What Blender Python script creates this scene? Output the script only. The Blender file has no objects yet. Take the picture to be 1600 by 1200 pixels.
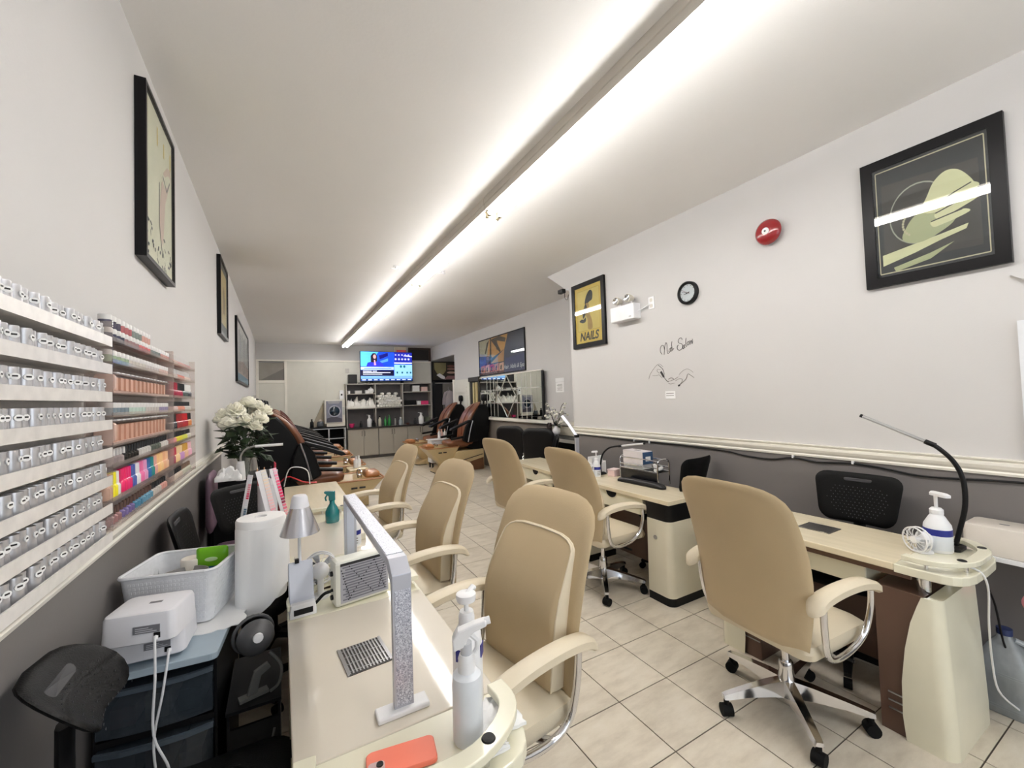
import bpy, bmesh, math, random
from mathutils import Vector, Matrix

random.seed(7)
sc = bpy.context.scene
col = sc.collection
PI = math.pi

# ---------------------------------------------------------------- camera
YAW, PITCH, ROLL, FPX, CAMH = 0.5107, 0.0308, 0.0324, 647.163, 1.55
fw = Vector((math.sin(YAW) * math.cos(PITCH), math.cos(YAW) * math.cos(PITCH), math.sin(PITCH)))
rt = Vector((math.cos(YAW), -math.sin(YAW), 0))
dn = fw.cross(rt)
r2 = math.cos(ROLL) * rt + math.sin(ROLL) * dn
d2 = -math.sin(ROLL) * rt + math.cos(ROLL) * dn
cam = bpy.data.cameras.new('camera')
cam.sensor_width = 36.0
cam.sensor_fit = 'HORIZONTAL'
cam.lens = FPX / 1600 * 36.0
cam.clip_start = 0.02
camo = bpy.data.objects.new('camera', cam)
camo.matrix_world = Matrix(((r2.x, -d2.x, -fw.x, 0), (r2.y, -d2.y, -fw.y, 0), (r2.z, -d2.z, -fw.z, CAMH), (0, 0, 0, 1)))
col.objects.link(camo)
sc.camera = camo

# ---------------------------------------------------------------- light and exposure
TUBE_POWER = 36.0
SKY_POWER = 3.0
w = bpy.data.worlds.new('daylight')
sc.world = w
w.use_nodes = True
w.node_tree.nodes['Background'].inputs[0].default_value = (0.93, 0.96, 1.0, 1)
w.node_tree.nodes['Background'].inputs[1].default_value = SKY_POWER
for (px, pw) in ((1.31, 3.3),):
    l = bpy.data.lights.new('shop_window_portal', 'AREA')
    l.shape = 'RECTANGLE'; l.size = pw; l.size_y = 2.2
    l.cycles.is_portal = True
    lo = bpy.data.objects.new('shop_window_portal', l)
    lo.location = (px, -2.18, 1.5); lo.rotation_euler = (PI / 2, 0, 0)
    col.objects.link(lo)
vs = sc.view_settings
sc.display_settings.display_device = 'sRGB'
vs.view_transform = 'Standard'
vs.look = 'None'
vs.gamma = 1
vs.use_curve_mapping = False
vs.exposure = 0.0
try:
    sc.cycles.max_bounces = 8; sc.cycles.diffuse_bounces = 5; sc.cycles.glossy_bounces = 4
    sc.cycles.transparent_max_bounces = 16; sc.cycles.sample_clamp_indirect = 8.0
    sc.cycles.caustics_reflective = False; sc.cycles.caustics_refractive = False
except Exception:
    pass

# ---------------------------------------------------------------- mesh helpers
class G:
    def __init__(s): s.v = []; s.f = []
    def add(s, vs, fs):
        o = len(s.v); s.v += [tuple(v) for v in vs]; s.f += [tuple(i + o for i in f) for f in fs]; return s
    def box(s, x0, x1, y0, y1, z0, z1):
        return s.add([(x0,y0,z0),(x1,y0,z0),(x1,y1,z0),(x0,y1,z0),(x0,y0,z1),(x1,y0,z1),(x1,y1,z1),(x0,y1,z1)],
                     [(3,2,1,0),(4,5,6,7),(0,1,5,4),(1,2,6,5),(2,3,7,6),(3,0,4,7)])
    def prism(s, pts, a, b, ax='z'):
        m = {'z': lambda p, h: (p[0], p[1], h), 'x': lambda p, h: (h, p[0], p[1]), 'y': lambda p, h: (p[0], h, p[1])}[ax]
        return s.rings([[m(p, a) for p in pts], [m(p, b) for p in pts]])
    def rings(s, R, cap=True, loop=False):
        n = len(R[0]); vs = [p for r in R for p in r]; fs = []
        k = len(R)
        for j in range(k if loop else k - 1):
            a, b = j * n, ((j + 1) % k) * n
            for i in range(n):
                i2 = (i + 1) % n
                fs.append((a + i, a + i2, b + i2, b + i))
        if cap and not loop:
            fs.append(tuple(reversed(range(n)))); fs.append(tuple(range((k - 1) * n, k * n)))
        return s.add(vs, fs)
    def cyl(s, p0, p1, r0, r1=None, n=14):
        r1 = r0 if r1 is None else r1
        p0, p1 = Vector(p0), Vector(p1); d = (p1 - p0).normalized()
        u = d.orthogonal().normalized(); v = d.cross(u)
        def ring(p, r): return [tuple(p + r * (math.cos(2*PI*i/n) * u + math.sin(2*PI*i/n) * v)) for i in range(n)]
        return s.rings([ring(p0, r0), ring(p1, r1)])
    def lathe(s, prof, n=20, c=(0, 0, 0), ax='z', loop=False):
        R = []
        for r, z in prof:
            r = max(r, 1e-4)
            ring = []
            for i in range(n):
                a = 2 * PI * i / n; x, y = r * math.cos(a), r * math.sin(a)
                p = (x, y, z) if ax == 'z' else ((z, x, y) if ax == 'x' else (x, z, y))
                ring.append((p[0] + c[0], p[1] + c[1], p[2] + c[2]))
            R.append(ring)
        return s.rings(R, loop=loop)
    def tube(s, pts, r, n=8, sm=0, sy=1.0):
        if sm: pts = cr(pts, sm)
        P = [Vector(p) for p in pts]; R = []
        rr = r if isinstance(r, (list, tuple)) else [r] * len(P)
        if len(rr) != len(P): rr = [rr[min(int(i * len(rr) / len(P)), len(rr) - 1)] for i in range(len(P))]
        t = (P[1] - P[0]).normalized()
        u = Vector((0, 0, 1)).cross(t)
        u = u.normalized() if u.length > 1e-3 else t.orthogonal().normalized()
        for i, p in enumerate(P):
            t = (P[min(i + 1, len(P) - 1)] - P[max(i - 1, 0)]).normalized()
            u = (u - t * u.dot(t)).normalized(); v = t.cross(u)
            R.append([tuple(p + rr[i] * (math.cos(2*PI*k/n) * u + sy * math.sin(2*PI*k/n) * v)) for k in range(n)])
        return s.rings(R)
    def ell(s, c, r, nu=14, nv=9):
        if not isinstance(r, (list, tuple)): r = (r, r, r)
        R = []
        for j in range(nv + 1):
            th = PI * j / nv; q = max(math.sin(th), 0.002)
            R.append([(c[0] + r[0]*q*math.cos(2*PI*i/nu), c[1] + r[1]*q*math.sin(2*PI*i/nu), c[2] - r[2]*math.cos(th)) for i in range(nu)])
        return s.rings(R)
    def dome(s, out, tf, tb, fn, k=5, p=3.0, c=None):
        n = len(out)
        cx, cy = c or (sum(q[0] for q in out) / n, sum(q[1] for q in out) / n)
        R = []
        ss = [math.sin(PI / 2 * j / k) for j in range(k + 1)]
        def ring(q, d): return [fn(cx + (x - cx) * q, cy + (y - cy) * q, d) for x, y in out]
        for q in ss[:-1]:
            R.append(ring(max(q, 0.02), -tb * (1 - q ** p) ** (1 / p)))
        R.append(ring(1, 0))
        for q in reversed(ss[:-1]):
            R.append(ring(max(q, 0.02), tf * (1 - q ** p) ** (1 / p)))
        return s.rings(R)
    def xf(s, m):
        s.v = [tuple(m @ Vector(v)) for v in s.v]; return s
    def mesh(s, name):
        me = bpy.data.meshes.new(name); me.from_pydata(s.v, [], s.f); me.update()
        b = bmesh.new(); b.from_mesh(me); bmesh.ops.recalc_face_normals(b, faces=b.faces); b.to_mesh(me); b.free()
        return me

def cr(pts, m):
    P = [Vector(p) for p in pts]; out = []
    for i in range(len(P) - 1):
        p0, p1, p2, p3 = P[max(i-1, 0)], P[i], P[i+1], P[min(i+2, len(P)-1)]
        for j in range(m):
            t = j / m
            out.append(0.5 * ((2*p1) + (p2-p0)*t + (2*p0-5*p1+4*p2-p3)*t*t + (-p0+3*p1-3*p2+p3)*t**3))
    out.append(P[-1])
    return [tuple(p) for p in out]

def rrect(x0, x1, y0, y1, r, n=5):
    if not isinstance(r, (list, tuple)): r = (r,) * 4
    out = []
    for (cx, cy, a0, q) in ((x1 - r[0], y0 + r[0], -PI/2, r[0]), (x1 - r[1], y1 - r[1], 0, r[1]), (x0 + r[2], y1 - r[2], PI/2, r[2]), (x0 + r[3], y0 + r[3], PI, r[3])):
        for i in range(n + 1):
            a = a0 + PI / 2 * i / n
            out.append((cx + q * math.cos(a), cy + q * math.sin(a)))
    return out

def densify(out, m=3):
    r = []
    for i in range(len(out)):
        a, b = out[i], out[(i + 1) % len(out)]
        L = math.hypot(b[0]-a[0], b[1]-a[1]); k = max(1, int(L / 0.06)) if m else 1
        for j in range(k): r.append((a[0] + (b[0]-a[0])*j/k, a[1] + (b[1]-a[1])*j/k))
    return r

def circ(cx, cy, r, n=20, ry=None):
    ry = r if ry is None else ry
    return [(cx + r*math.cos(2*PI*i/n), cy + ry*math.sin(2*PI*i/n)) for i in range(n)]

def obj(name, g, mat, parent=None, smooth=False, bevel=0, loc=None, rot=None, stuff=False):
    me = g.mesh(name) if isinstance(g, G) else g
    if mat is not None:
        me.materials.clear(); me.materials.append(mat)
    if smooth:
        me.polygons.foreach_set('use_smooth', [True] * len(me.polygons))
        try: me.set_sharp_from_angle(angle=math.radians(smooth if smooth is not True else 40))
        except Exception: pass
    o = bpy.data.objects.new(name, me); col.objects.link(o)
    if parent: o.parent = parent
    if loc: o.location = loc
    if rot: o.rotation_euler = rot
    if bevel:
        b = o.modifiers.new('soft_edge', 'BEVEL'); b.width = bevel; b.segments = 2; b.limit_method = 'ANGLE'; b.angle_limit = math.radians(40)
    if stuff: o['kind'] = 'stuff'
    return o

def tag(o, label, cat, group=None):
    o['label'] = label; o['category'] = cat
    if group: o['group'] = group
    return o

def thing(name, label, cat, loc=(0, 0, 0), rz=0, group=None):
    o = bpy.data.objects.new(name, None); col.objects.link(o)
    o.empty_display_size = 0.05
    o.location = loc; o.rotation_euler = (0, 0, rz)
    return tag(o, label, cat, group)

def struct(name, g, mat, parent=None, **k):
    o = obj(name, g, mat, parent, **k)
    if parent is None: o['kind'] = 'structure'
    return o

def kids(o): return [c for c in col.objects if c.parent is o]

def dup(root, loc, rz=0, label=None, group=None):
    r = root.copy(); col.objects.link(r); r.location = loc; r.rotation_euler = (0, 0, rz)
    if label: r['label'] = label
    if group: r['group'] = group
    for ch in list(root.children):
        c = ch.copy(); col.objects.link(c); c.parent = r
        for g2 in list(ch.children):
            d = g2.copy(); col.objects.link(d); d.parent = c
    return r

def text_mesh(body, size, extrude=0.0006, shear=0, align='CENTER', bold=0.0):
    c = bpy.data.curves.new('lettering', 'FONT'); c.body = body; c.size = size; c.extrude = extrude; c.shear = shear; c.offset = bold
    c.align_x = align; c.align_y = 'CENTER'
    o = bpy.data.objects.new('lettering', c); col.objects.link(o)
    dg = bpy.context.evaluated_depsgraph_get()
    me = bpy.data.meshes.new_from_object(o.evaluated_get(dg))
    bpy.data.objects.remove(o); bpy.data.curves.remove(c)
    return me

# ---------------------------------------------------------------- materials
def lin(c):
    return tuple(((x / 255) / 12.92 if x / 255 <= 0.04045 else ((x / 255 + 0.055) / 1.055) ** 2.4) for x in c)

MATS = {}
def M(name, rgb, rough=0.5, metal=0.0, var=0.06, scale=6.0, bump=0.0, bscale=None, coat=0.0, emit=0.0, sheen=0.0, spec=0.5, stretch=None):
    if name in MATS: return MATS[name]
    m = bpy.data.materials.new(name); m.use_nodes = True
    nt = m.node_tree; b = nt.nodes['Principled BSDF']
    c = lin(rgb)
    tc = nt.nodes.new('ShaderNodeTexCoord')
    no = nt.nodes.new('ShaderNodeTexNoise'); no.inputs['Scale'].default_value = scale; no.inputs['Detail'].default_value = 4
    src = tc.outputs['Object']
    if stretch:
        mp = nt.nodes.new('ShaderNodeMapping'); mp.inputs['Scale'].default_value = stretch
        nt.links.new(src, mp.inputs[0]); src = mp.outputs[0]
    nt.links.new(src, no.inputs['Vector'])
    ra = nt.nodes.new('ShaderNodeValToRGB')
    ra.color_ramp.elements[0].position = 0.3; ra.color_ramp.elements[1].position = 0.7
    ra.color_ramp.elements[0].color = (*[x * (1 - var) for x in c], 1)
    ra.color_ramp.elements[1].color = (*[min(1, x * (1 + var)) for x in c], 1)
    nt.links.new(no.outputs['Fac'], ra.inputs[0])
    nt.links.new(ra.outputs[0], b.inputs['Base Color'])
    b.inputs['Roughness'].default_value = rough; b.inputs['Metallic'].default_value = metal
    b.inputs['Specular IOR Level'].default_value = spec
    b.inputs['Coat Weight'].default_value = coat
    if coat: b.inputs['Coat Roughness'].default_value = 0.06
    if sheen: b.inputs['Sheen Weight'].default_value = sheen
    if emit:
        nt.links.new(ra.outputs[0], b.inputs['Emission Color']); b.inputs['Emission Strength'].default_value = emit
    if bump:
        n2 = nt.nodes.new('ShaderNodeTexNoise'); n2.inputs['Scale'].default_value = bscale or scale * 12; n2.inputs['Detail'].default_value = 3
        nt.links.new(src, n2.inputs['Vector'])
        bp = nt.nodes.new('ShaderNodeBump'); bp.inputs['Strength'].default_value = bump; bp.inputs['Distance'].default_value = 0.004
        nt.links.new(n2.outputs['Fac'], bp.inputs['Height']); nt.links.new(bp.outputs[0], b.inputs['Normal'])
    MATS[name] = m
    return m

def glassy(name, tint=(235, 240, 242), opac=0.12, rough=0.03, refl=1.0):
    if name in MATS: return MATS[name]
    m = bpy.data.materials.new(name); m.use_nodes = True
    nt = m.node_tree; b = nt.nodes['Principled BSDF']; out = nt.nodes['Material Output']
    b.inputs['Base Color'].default_value = (*lin(tint), 1); b.inputs['Roughness'].default_value = rough
    tr = nt.nodes.new('ShaderNodeBsdfTransparent'); tr.inputs[0].default_value = (*[0.5 + 0.5 * x for x in lin(tint)], 1)
    gl = nt.nodes.new('ShaderNodeBsdfGlossy'); gl.inputs['Roughness'].default_value = rough
    lw = nt.nodes.new('ShaderNodeLayerWeight'); lw.inputs[0].default_value = 0.5
    pw = nt.nodes.new('ShaderNodeMath'); pw.operation = 'POWER'; pw.inputs[1].default_value = 4.0
    nt.links.new(lw.outputs['Facing'], pw.inputs[0])
    mul = nt.nodes.new('ShaderNodeMath'); mul.operation = 'MULTIPLY_ADD'; mul.inputs[1].default_value = 0.32 * refl; mul.inputs[2].default_value = 0.05 * refl
    mul.use_clamp = True
    nt.links.new(pw.outputs[0], mul.inputs[0])
    m1 = nt.nodes.new('ShaderNodeMixShader'); nt.links.new(mul.outputs[0], m1.inputs[0])
    nt.links.new(tr.outputs[0], m1.inputs[1]); nt.links.new(gl.outputs[0], m1.inputs[2])
    no = nt.nodes.new('ShaderNodeTexNoise'); no.inputs['Scale'].default_value = 8
    mm = nt.nodes.new('ShaderNodeMath'); mm.operation = 'MULTIPLY_ADD'; mm.inputs[1].default_value = opac * 0.3; mm.inputs[2].default_value = opac * 0.85
    nt.links.new(no.outputs['Fac'], mm.inputs[0])
    m2 = nt.nodes.new('ShaderNodeMixShader'); nt.links.new(mm.outputs[0], m2.inputs[0])
    nt.links.new(m1.outputs[0], m2.inputs[1]); nt.links.new(b.outputs[0], m2.inputs[2])
    nt.links.new(m2.outputs[0], out.inputs[0])
    MATS[name] = m
    return m

white = M('white_plastic', (236, 236, 238), 0.35)
offwhite = M('cream_laminate', (228, 222, 202), 0.3, var=0.03)
cream = M('cream_gloss', (232, 228, 206), 0.22, var=0.03, coat=0.3)
black = M('black_plastic', (15, 15, 17), 0.42, spec=.25)
blackmat = M('black_rubber', (13, 13, 14), 0.7, spec=.2)
darkgrey = M('dark_grey_plastic', (44, 44, 46), 0.5, spec=.3)
chrome = M('chrome', (225, 225, 228), 0.12, metal=1.0, var=0.02)
steel = M('brushed_steel', (180, 180, 182), 0.3, metal=1.0, var=0.05)
paper = M('paper', (240, 240, 240), 0.85, var=0.02)
# ================================================================ room
XL, XR, XF, ZC, YB, YN, YF = -0.527, 3.155, 4.1, 3.143, 12.3, 4.1, -2.2
XA = 5.1          # alcove end
wallm = M('wall_paint', (204, 202, 201), 0.75, var=0.015, scale=1.5, bump=0.08, bscale=90)
greym = M('grey_wainscot_paint', (112, 108, 107), 0.55, var=0.03, scale=2, bump=0.05, bscale=80)
ceilm = M('ceiling_paint', (240, 238, 236), 0.85, var=0.02, scale=0.8, bump=0.12, bscale=60)
trimm = M('white_gloss_trim', (240, 236, 226), 0.35, var=0.02)
panelm = M('partition_laminate', (220, 218, 208), 0.5, var=0.02)

# floor and its tiles
TS, TX, TY = 0.34073, 1.46641, 1.27981
groutm = M('dark_grout', (74, 66, 58), 0.9)
def tile_material():
    m = bpy.data.materials.new('ceramic_floor_tile'); m.use_nodes = True; nt = m.node_tree; b = nt.nodes['Principled BSDF']
    oi = nt.nodes.new('ShaderNodeObjectInfo'); tc = nt.nodes.new('ShaderNodeTexCoord')
    geo = nt.nodes.new('ShaderNodeNewGeometry')
    mp = nt.nodes.new('ShaderNodeMapping'); mp.inputs['Scale'].default_value = (2.2, 6.0, 1)
    nt.links.new(geo.outputs['Position'], mp.inputs[0])
    n = nt.nodes.new('ShaderNodeTexNoise'); n.inputs['Scale'].default_value = 2.0; n.inputs['Detail'].default_value = 7; n.inputs['Roughness'].default_value = 0.65
    nt.links.new(mp.outputs[0], n.inputs['Vector'])
    r = nt.nodes.new('ShaderNodeValToRGB')
    for k, (p, cc) in enumerate(((0.3, (196, 186, 170)), (0.55, (216, 207, 191)))):
        r.color_ramp.elements[k].position = p; r.color_ramp.elements[k].color = (*lin(cc), 1)
    e = r.color_ramp.elements.new(0.8); e.color = (*lin((226, 219, 206)), 1)
    nt.links.new(n.outputs['Fac'], r.inputs[0])
    hs = nt.nodes.new('ShaderNodeHueSaturation'); nt.links.new(r.outputs[0], hs.inputs['Color'])
    mr = nt.nodes.new('ShaderNodeMapRange'); mr.inputs[3].default_value = 0.93; mr.inputs[4].default_value = 1.05
    nt.links.new(oi.outputs['Random'], mr.inputs[0]); nt.links.new(mr.outputs[0], hs.inputs['Value'])
    nt.links.new(hs.outputs[0], b.inputs['Base Color'])
    b.inputs['Roughness'].default_value = 0.38
    bp = nt.nodes.new('ShaderNodeBump'); bp.inputs['Strength'].default_value = 0.06; nt.links.new(n.outputs['Fac'], bp.inputs['Height']); nt.links.new(bp.outputs[0], b.inputs['Normal'])
    return m
tilem = tile_material()
floor = struct('floor', G().box(XL - .1, XA + .1, YF - .1, YB + .1, -0.08, -0.003), groutm)
def proj(p):
    q = Vector(p) - Vector((0, 0, CAMH)); z = q.dot(fw)
    if z < 0.05: return None
    return (800 + FPX * q.dot(r2) / z, 600 + FPX * q.dot(d2) / z, z)
gap = 0.0028
tile_g = G().box(gap, TS - gap, gap, TS - gap, -0.006, 0)
tile_me = tile_g.mesh('floor_tile'); tile_me.materials.append(tilem)
cells = []
i0, i1 = math.floor((XL - TX) / TS), math.ceil((XA - TX) / TS)
j0, j1 = math.floor((YF - TY) / TS), math.ceil((YB - TY) / TS)
for i in range(i0, i1):
    for j in range(j0, j1):
        x, y = TX + i * TS, TY + j * TS
        if x > XF and y < 10: continue
        if x > XR + .05 and y < YN - TS: continue
        c = proj((x + TS/2, y + TS/2, 0))
        vis = c and -80 < c[0] < 1680 and -50 < c[1] < 1280
        cells.append(((1 / c[2] ** 2 if vis else -1), x, y))
cells.sort(key=lambda c: -c[0])
rest = G()
for n_, (a, x, y) in enumerate(cells):
    if n_ < 300 and a > 0:
        o = bpy.data.objects.new('tile', tile_me); col.objects.link(o); o.parent = floor; o.location = (x, y, 0)
    else:
        rest.box(x + gap, x + TS - gap, y + gap, y + TS - gap, -0.006, 0)
obj('tile_field', rest, tilem, floor, stuff=True)

struct('ceiling', G().box(XL - .1, XA + .1, YF - .1, YB + .1, ZC, ZC + .1), ceilm)
# left wall, wainscot, chair rail
wl = struct('wall_left', G().box(XL - .1, XL, YF, YB, 0, ZC), wallm)
obj('wainscot', G().box(XL, XL + .004, YF, 5.07, 0, 1.085), greym, wl)
def rail_prof(sgn, x0, z0=1.075, h=.085):
    P = [(0, 0), (.012, .0), (.016, .012), (.012, .02), (.022, .032), (.03, .05), (.03, .066), (.022, .07), (.022, .078), (.034, .08), (.034, h), (0, h)]
    return [(x0 + sgn * a, z0 + b) for a, b in P]
struct('trim_1', G().prism(rail_prof(1, XL), YF, 5.07, 'y'), trimm)
# near right wall with the slanted corner at the ceiling
wr = struct('wall_right', G().prism([(YF, 0), (YN, 0), (YN, 2.833), (4.568, ZC), (YF, ZC)], XR, XR + .14, 'x'), wallm)
obj('wainscot', G().box(XR - .004, XR, YF, YN, 0, 1.085), greym, wr)
struct('trim_2', G().prism(rail_prof(-1, XR), YF, YN + .02, 'y'), trimm)
struct('wall_return', G().box(XR + .14, XF + .1, YN - .14, YN, 0, ZC), wallm)
# recessed far right wall, alcove
wf = struct('wall_right_far', G().box(XF, XF + .1, YN, 10.45, 0, ZC), wallm)
obj('wainscot', G().box(XF - .004, XF, YN, 8.9, 0, 1.04), M('taupe_paint', (120, 112, 104), .6), wf)
struct('wall_alcove_header', G().box(XF, XF + .1, 10.45, YB, 2.74, ZC), wallm)
struct('wall_alcove_side', G().box(XA, XA + .1, 10.3, YB, 0, ZC), wallm)
struct('wall_alcove_front', G().box(XF + .1, XA, 10.3, 10.4, 0, ZC), wallm)
struct('trim_3', G().box(XF - .03, XF + .11, 10.45, 10.55, 0, 2.06), trimm)
struct('trim_4', G().box(XF - .07, XF, YN, 8.95, 1.06, 1.12), trimm, bevel=.006)
# door leaf on the far right wall
d2o = struct('door_2', G().box(XF - .035, XF, 9.42, 10.42, 0, 2.03), panelm)
for z0, z1 in ((.15, .95), (1.08, 1.62), (1.70, 1.76), (1.80, 1.84)):
    obj('door_panel', G().box(XF - .042, XF - .035, 9.55, 10.3, z0, z1), panelm, d2o, bevel=.003)
# back wall and the partition in front of it
wb = struct('wall_back', G().box(XL - .1, XA + .1, YB, YB + .1, 0, ZC), wallm)
part = struct('wall_partition', G().box(.16, 4.02, YB - .08, YB - .02, 0, 2.69), panelm)
obj('cap_rail', G().box(XL, 4.02, YB - .1, YB, 2.66, 2.70), trimm, part)
for x in (.62, 1.08, 1.54, 2.0):
    obj('seam_strip', G().box(x - .006, x + .006, YB - .086, YB - .08, 0, 2.66), panelm, part)
d1 = struct('door_1', G().box(XL + .06, .1, YB - .07, YB - .03, 0, 2.10), panelm, bevel=.004)
fr = obj('door_frame', G().box(XL, XL + .06, YB - .09, YB, 0, 2.68), trimm, d1)
obj('door_frame', G().box(.1, .16, YB - .09, YB, 0, 2.68), trimm, d1)
obj('door_frame', G().box(XL + .06, .1, YB - .09, YB, 2.10, 2.17), trimm, d1)
obj('transom_pane', G().box(XL + .06, .1, YB - .06, YB - .05, 2.17, 2.62), M('transom_glass', (150, 146, 138), .08, spec=.8), d1)
obj('transom_wedge', G().prism([(XL + .1, 2.18), (.09, 2.18), (.09, 2.47)], YB - .064, YB - .06, 'y'), M('transom_grey', (112, 107, 102), .4), d1)  # darker grey triangle over part of the pane
# hatch under the ceiling; flat dark panel paints the shade of its recess
ht = struct('window_1', G().box(3.40, 4.0, YB - .012, YB - .002, 2.74, 3.08), M('hatch_dark', (26, 19, 16), .5))
for b in ((3.36, 3.42, 2.72, 3.12), (3.98, 4.05, 2.72, 3.12), (3.42, 3.98, 3.06, 3.12)):
    obj('frame', G().box(b[0], b[1], YB - .03, YB, b[2], b[3]), M('dark_wood_frame', (58, 38, 30), .5), ht)
# doorway in the alcove; dark slab paints the unlit opening beside the leaf
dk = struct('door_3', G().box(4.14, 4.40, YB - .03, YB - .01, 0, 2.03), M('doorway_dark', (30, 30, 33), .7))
obj('door_leaf', G().box(4.40, 4.82, YB - .06, YB - .02, 0, 2.03), M('grey_door', (128, 124, 118), .5), dk)
obj('door_frame', G().box(4.08, 4.14, YB - .08, YB, 0, 2.1), darkgrey, dk)
# front wall behind the camera with shop windows
wfm = struct('wall_front', G().box(XL - .1, XR + .2, YF - .1, YF, 2.65, ZC), wallm)
for n_, b in enumerate(((XL - .1, -.35, 0, 2.65), (2.95, XR + .2, 0, 2.65), (-.35, 2.95, 0, .35))):
    obj('wall_piece', G().box(b[0], b[1], YF - .1, YF, b[2], b[3]), wallm, wfm)
w3 = struct('window_2', G().box(-.35, 2.95, YF - .06, YF - .05, .35, 2.65), glassy('window_glass', opac=.0))
for x in (-.35, .72, 1.80, 2.89):
    obj('window_frame', G().box(x, x + .06, YF - .09, YF - .02, .35, 2.65), darkgrey, w3)
for z in (.35, 2.59):
    obj('window_frame', G().box(-.29, 2.89, YF - .09, YF - .02, z, z + .06), darkgrey, w3)
# soffit wedge and window reveal at the near end of the right wall
struct('trim_5', G().prism([(.56, 2.07), (.3, 2.0), (.3, 1.86)], XR - .02, XR, 'x'), wallm)
struct('trim_6', G().box(XR - .03, XR - .001, .40, .545, 1.17, 1.84), M('pale_reveal', (226, 228, 232), .5))

# ---------------------------------------------------------------- fluorescent strip lights
tubem = M('lit_fluorescent_tube', (253, 251, 249), .4, var=0, emit=TUBE_POWER)
housm = M('fixture_enamel', (206, 200, 190), .45, var=.02)
bronze = M('lampholder_bronze', (150, 138, 112), .4)
def strip(y0, y1, label):
    t = thing('fluorescent_fixture', label, 'ceiling light', (1.52, y0, ZC), 0, 'row of fluorescent strip lights')
    L = y1 - y0
    obj('housing', G().prism([(-.085, 0), (-.085, -.050), (-.079, -.053), (-.079, -.10), (.079, -.10), (.079, -.053), (.085, -.050), (.085, 0)], .004, L - .004, 'y'), housm, t)
    for sx in (-.045, .045):
        tb = obj('tube', G().cyl((sx, .03, -.125), (sx, L - .03, -.125), .019, n=12), tubem, t, smooth=True)
        for yy in (.012, L - .04):
            obj('lampholder', G().box(sx - .014, sx + .014, yy, yy + .028, -.146, -.095), bronze, tb)
    return t
ys = [-1.47, .73, 2.93, 5.12, 7.30, 9.53, 11.76]
names = ['behind the viewer', 'nearest the viewer, running out of the top of the frame', 'second along the ceiling', 'third along the ceiling', 'fourth along the ceiling', 'last one, ending at the back wall']
for k in range(6):
    strip(ys[k], ys[k + 1], 'twin tube fluorescent strip light, ' + names[k])
for (x, y, l) in ((1.22, 4.9, 'small pale sprinkler head on ceiling left of the strip lights'), (1.78, 4.85, 'small pale sprinkler head on ceiling right of the strip lights')):
    t = thing('sprinkler_head', l, 'sprinkler', (x, y, ZC))
    obj('flange', G().lathe([(0, 0), (.035, 0), (.032, -.006), (.012, -.01), (.012, -.03), (0, -.03)], 16), white, t, smooth=True)
    obj('deflector', G().box(-.06, .03, -.012, .012, -.04, -.03), white, t)
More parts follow.
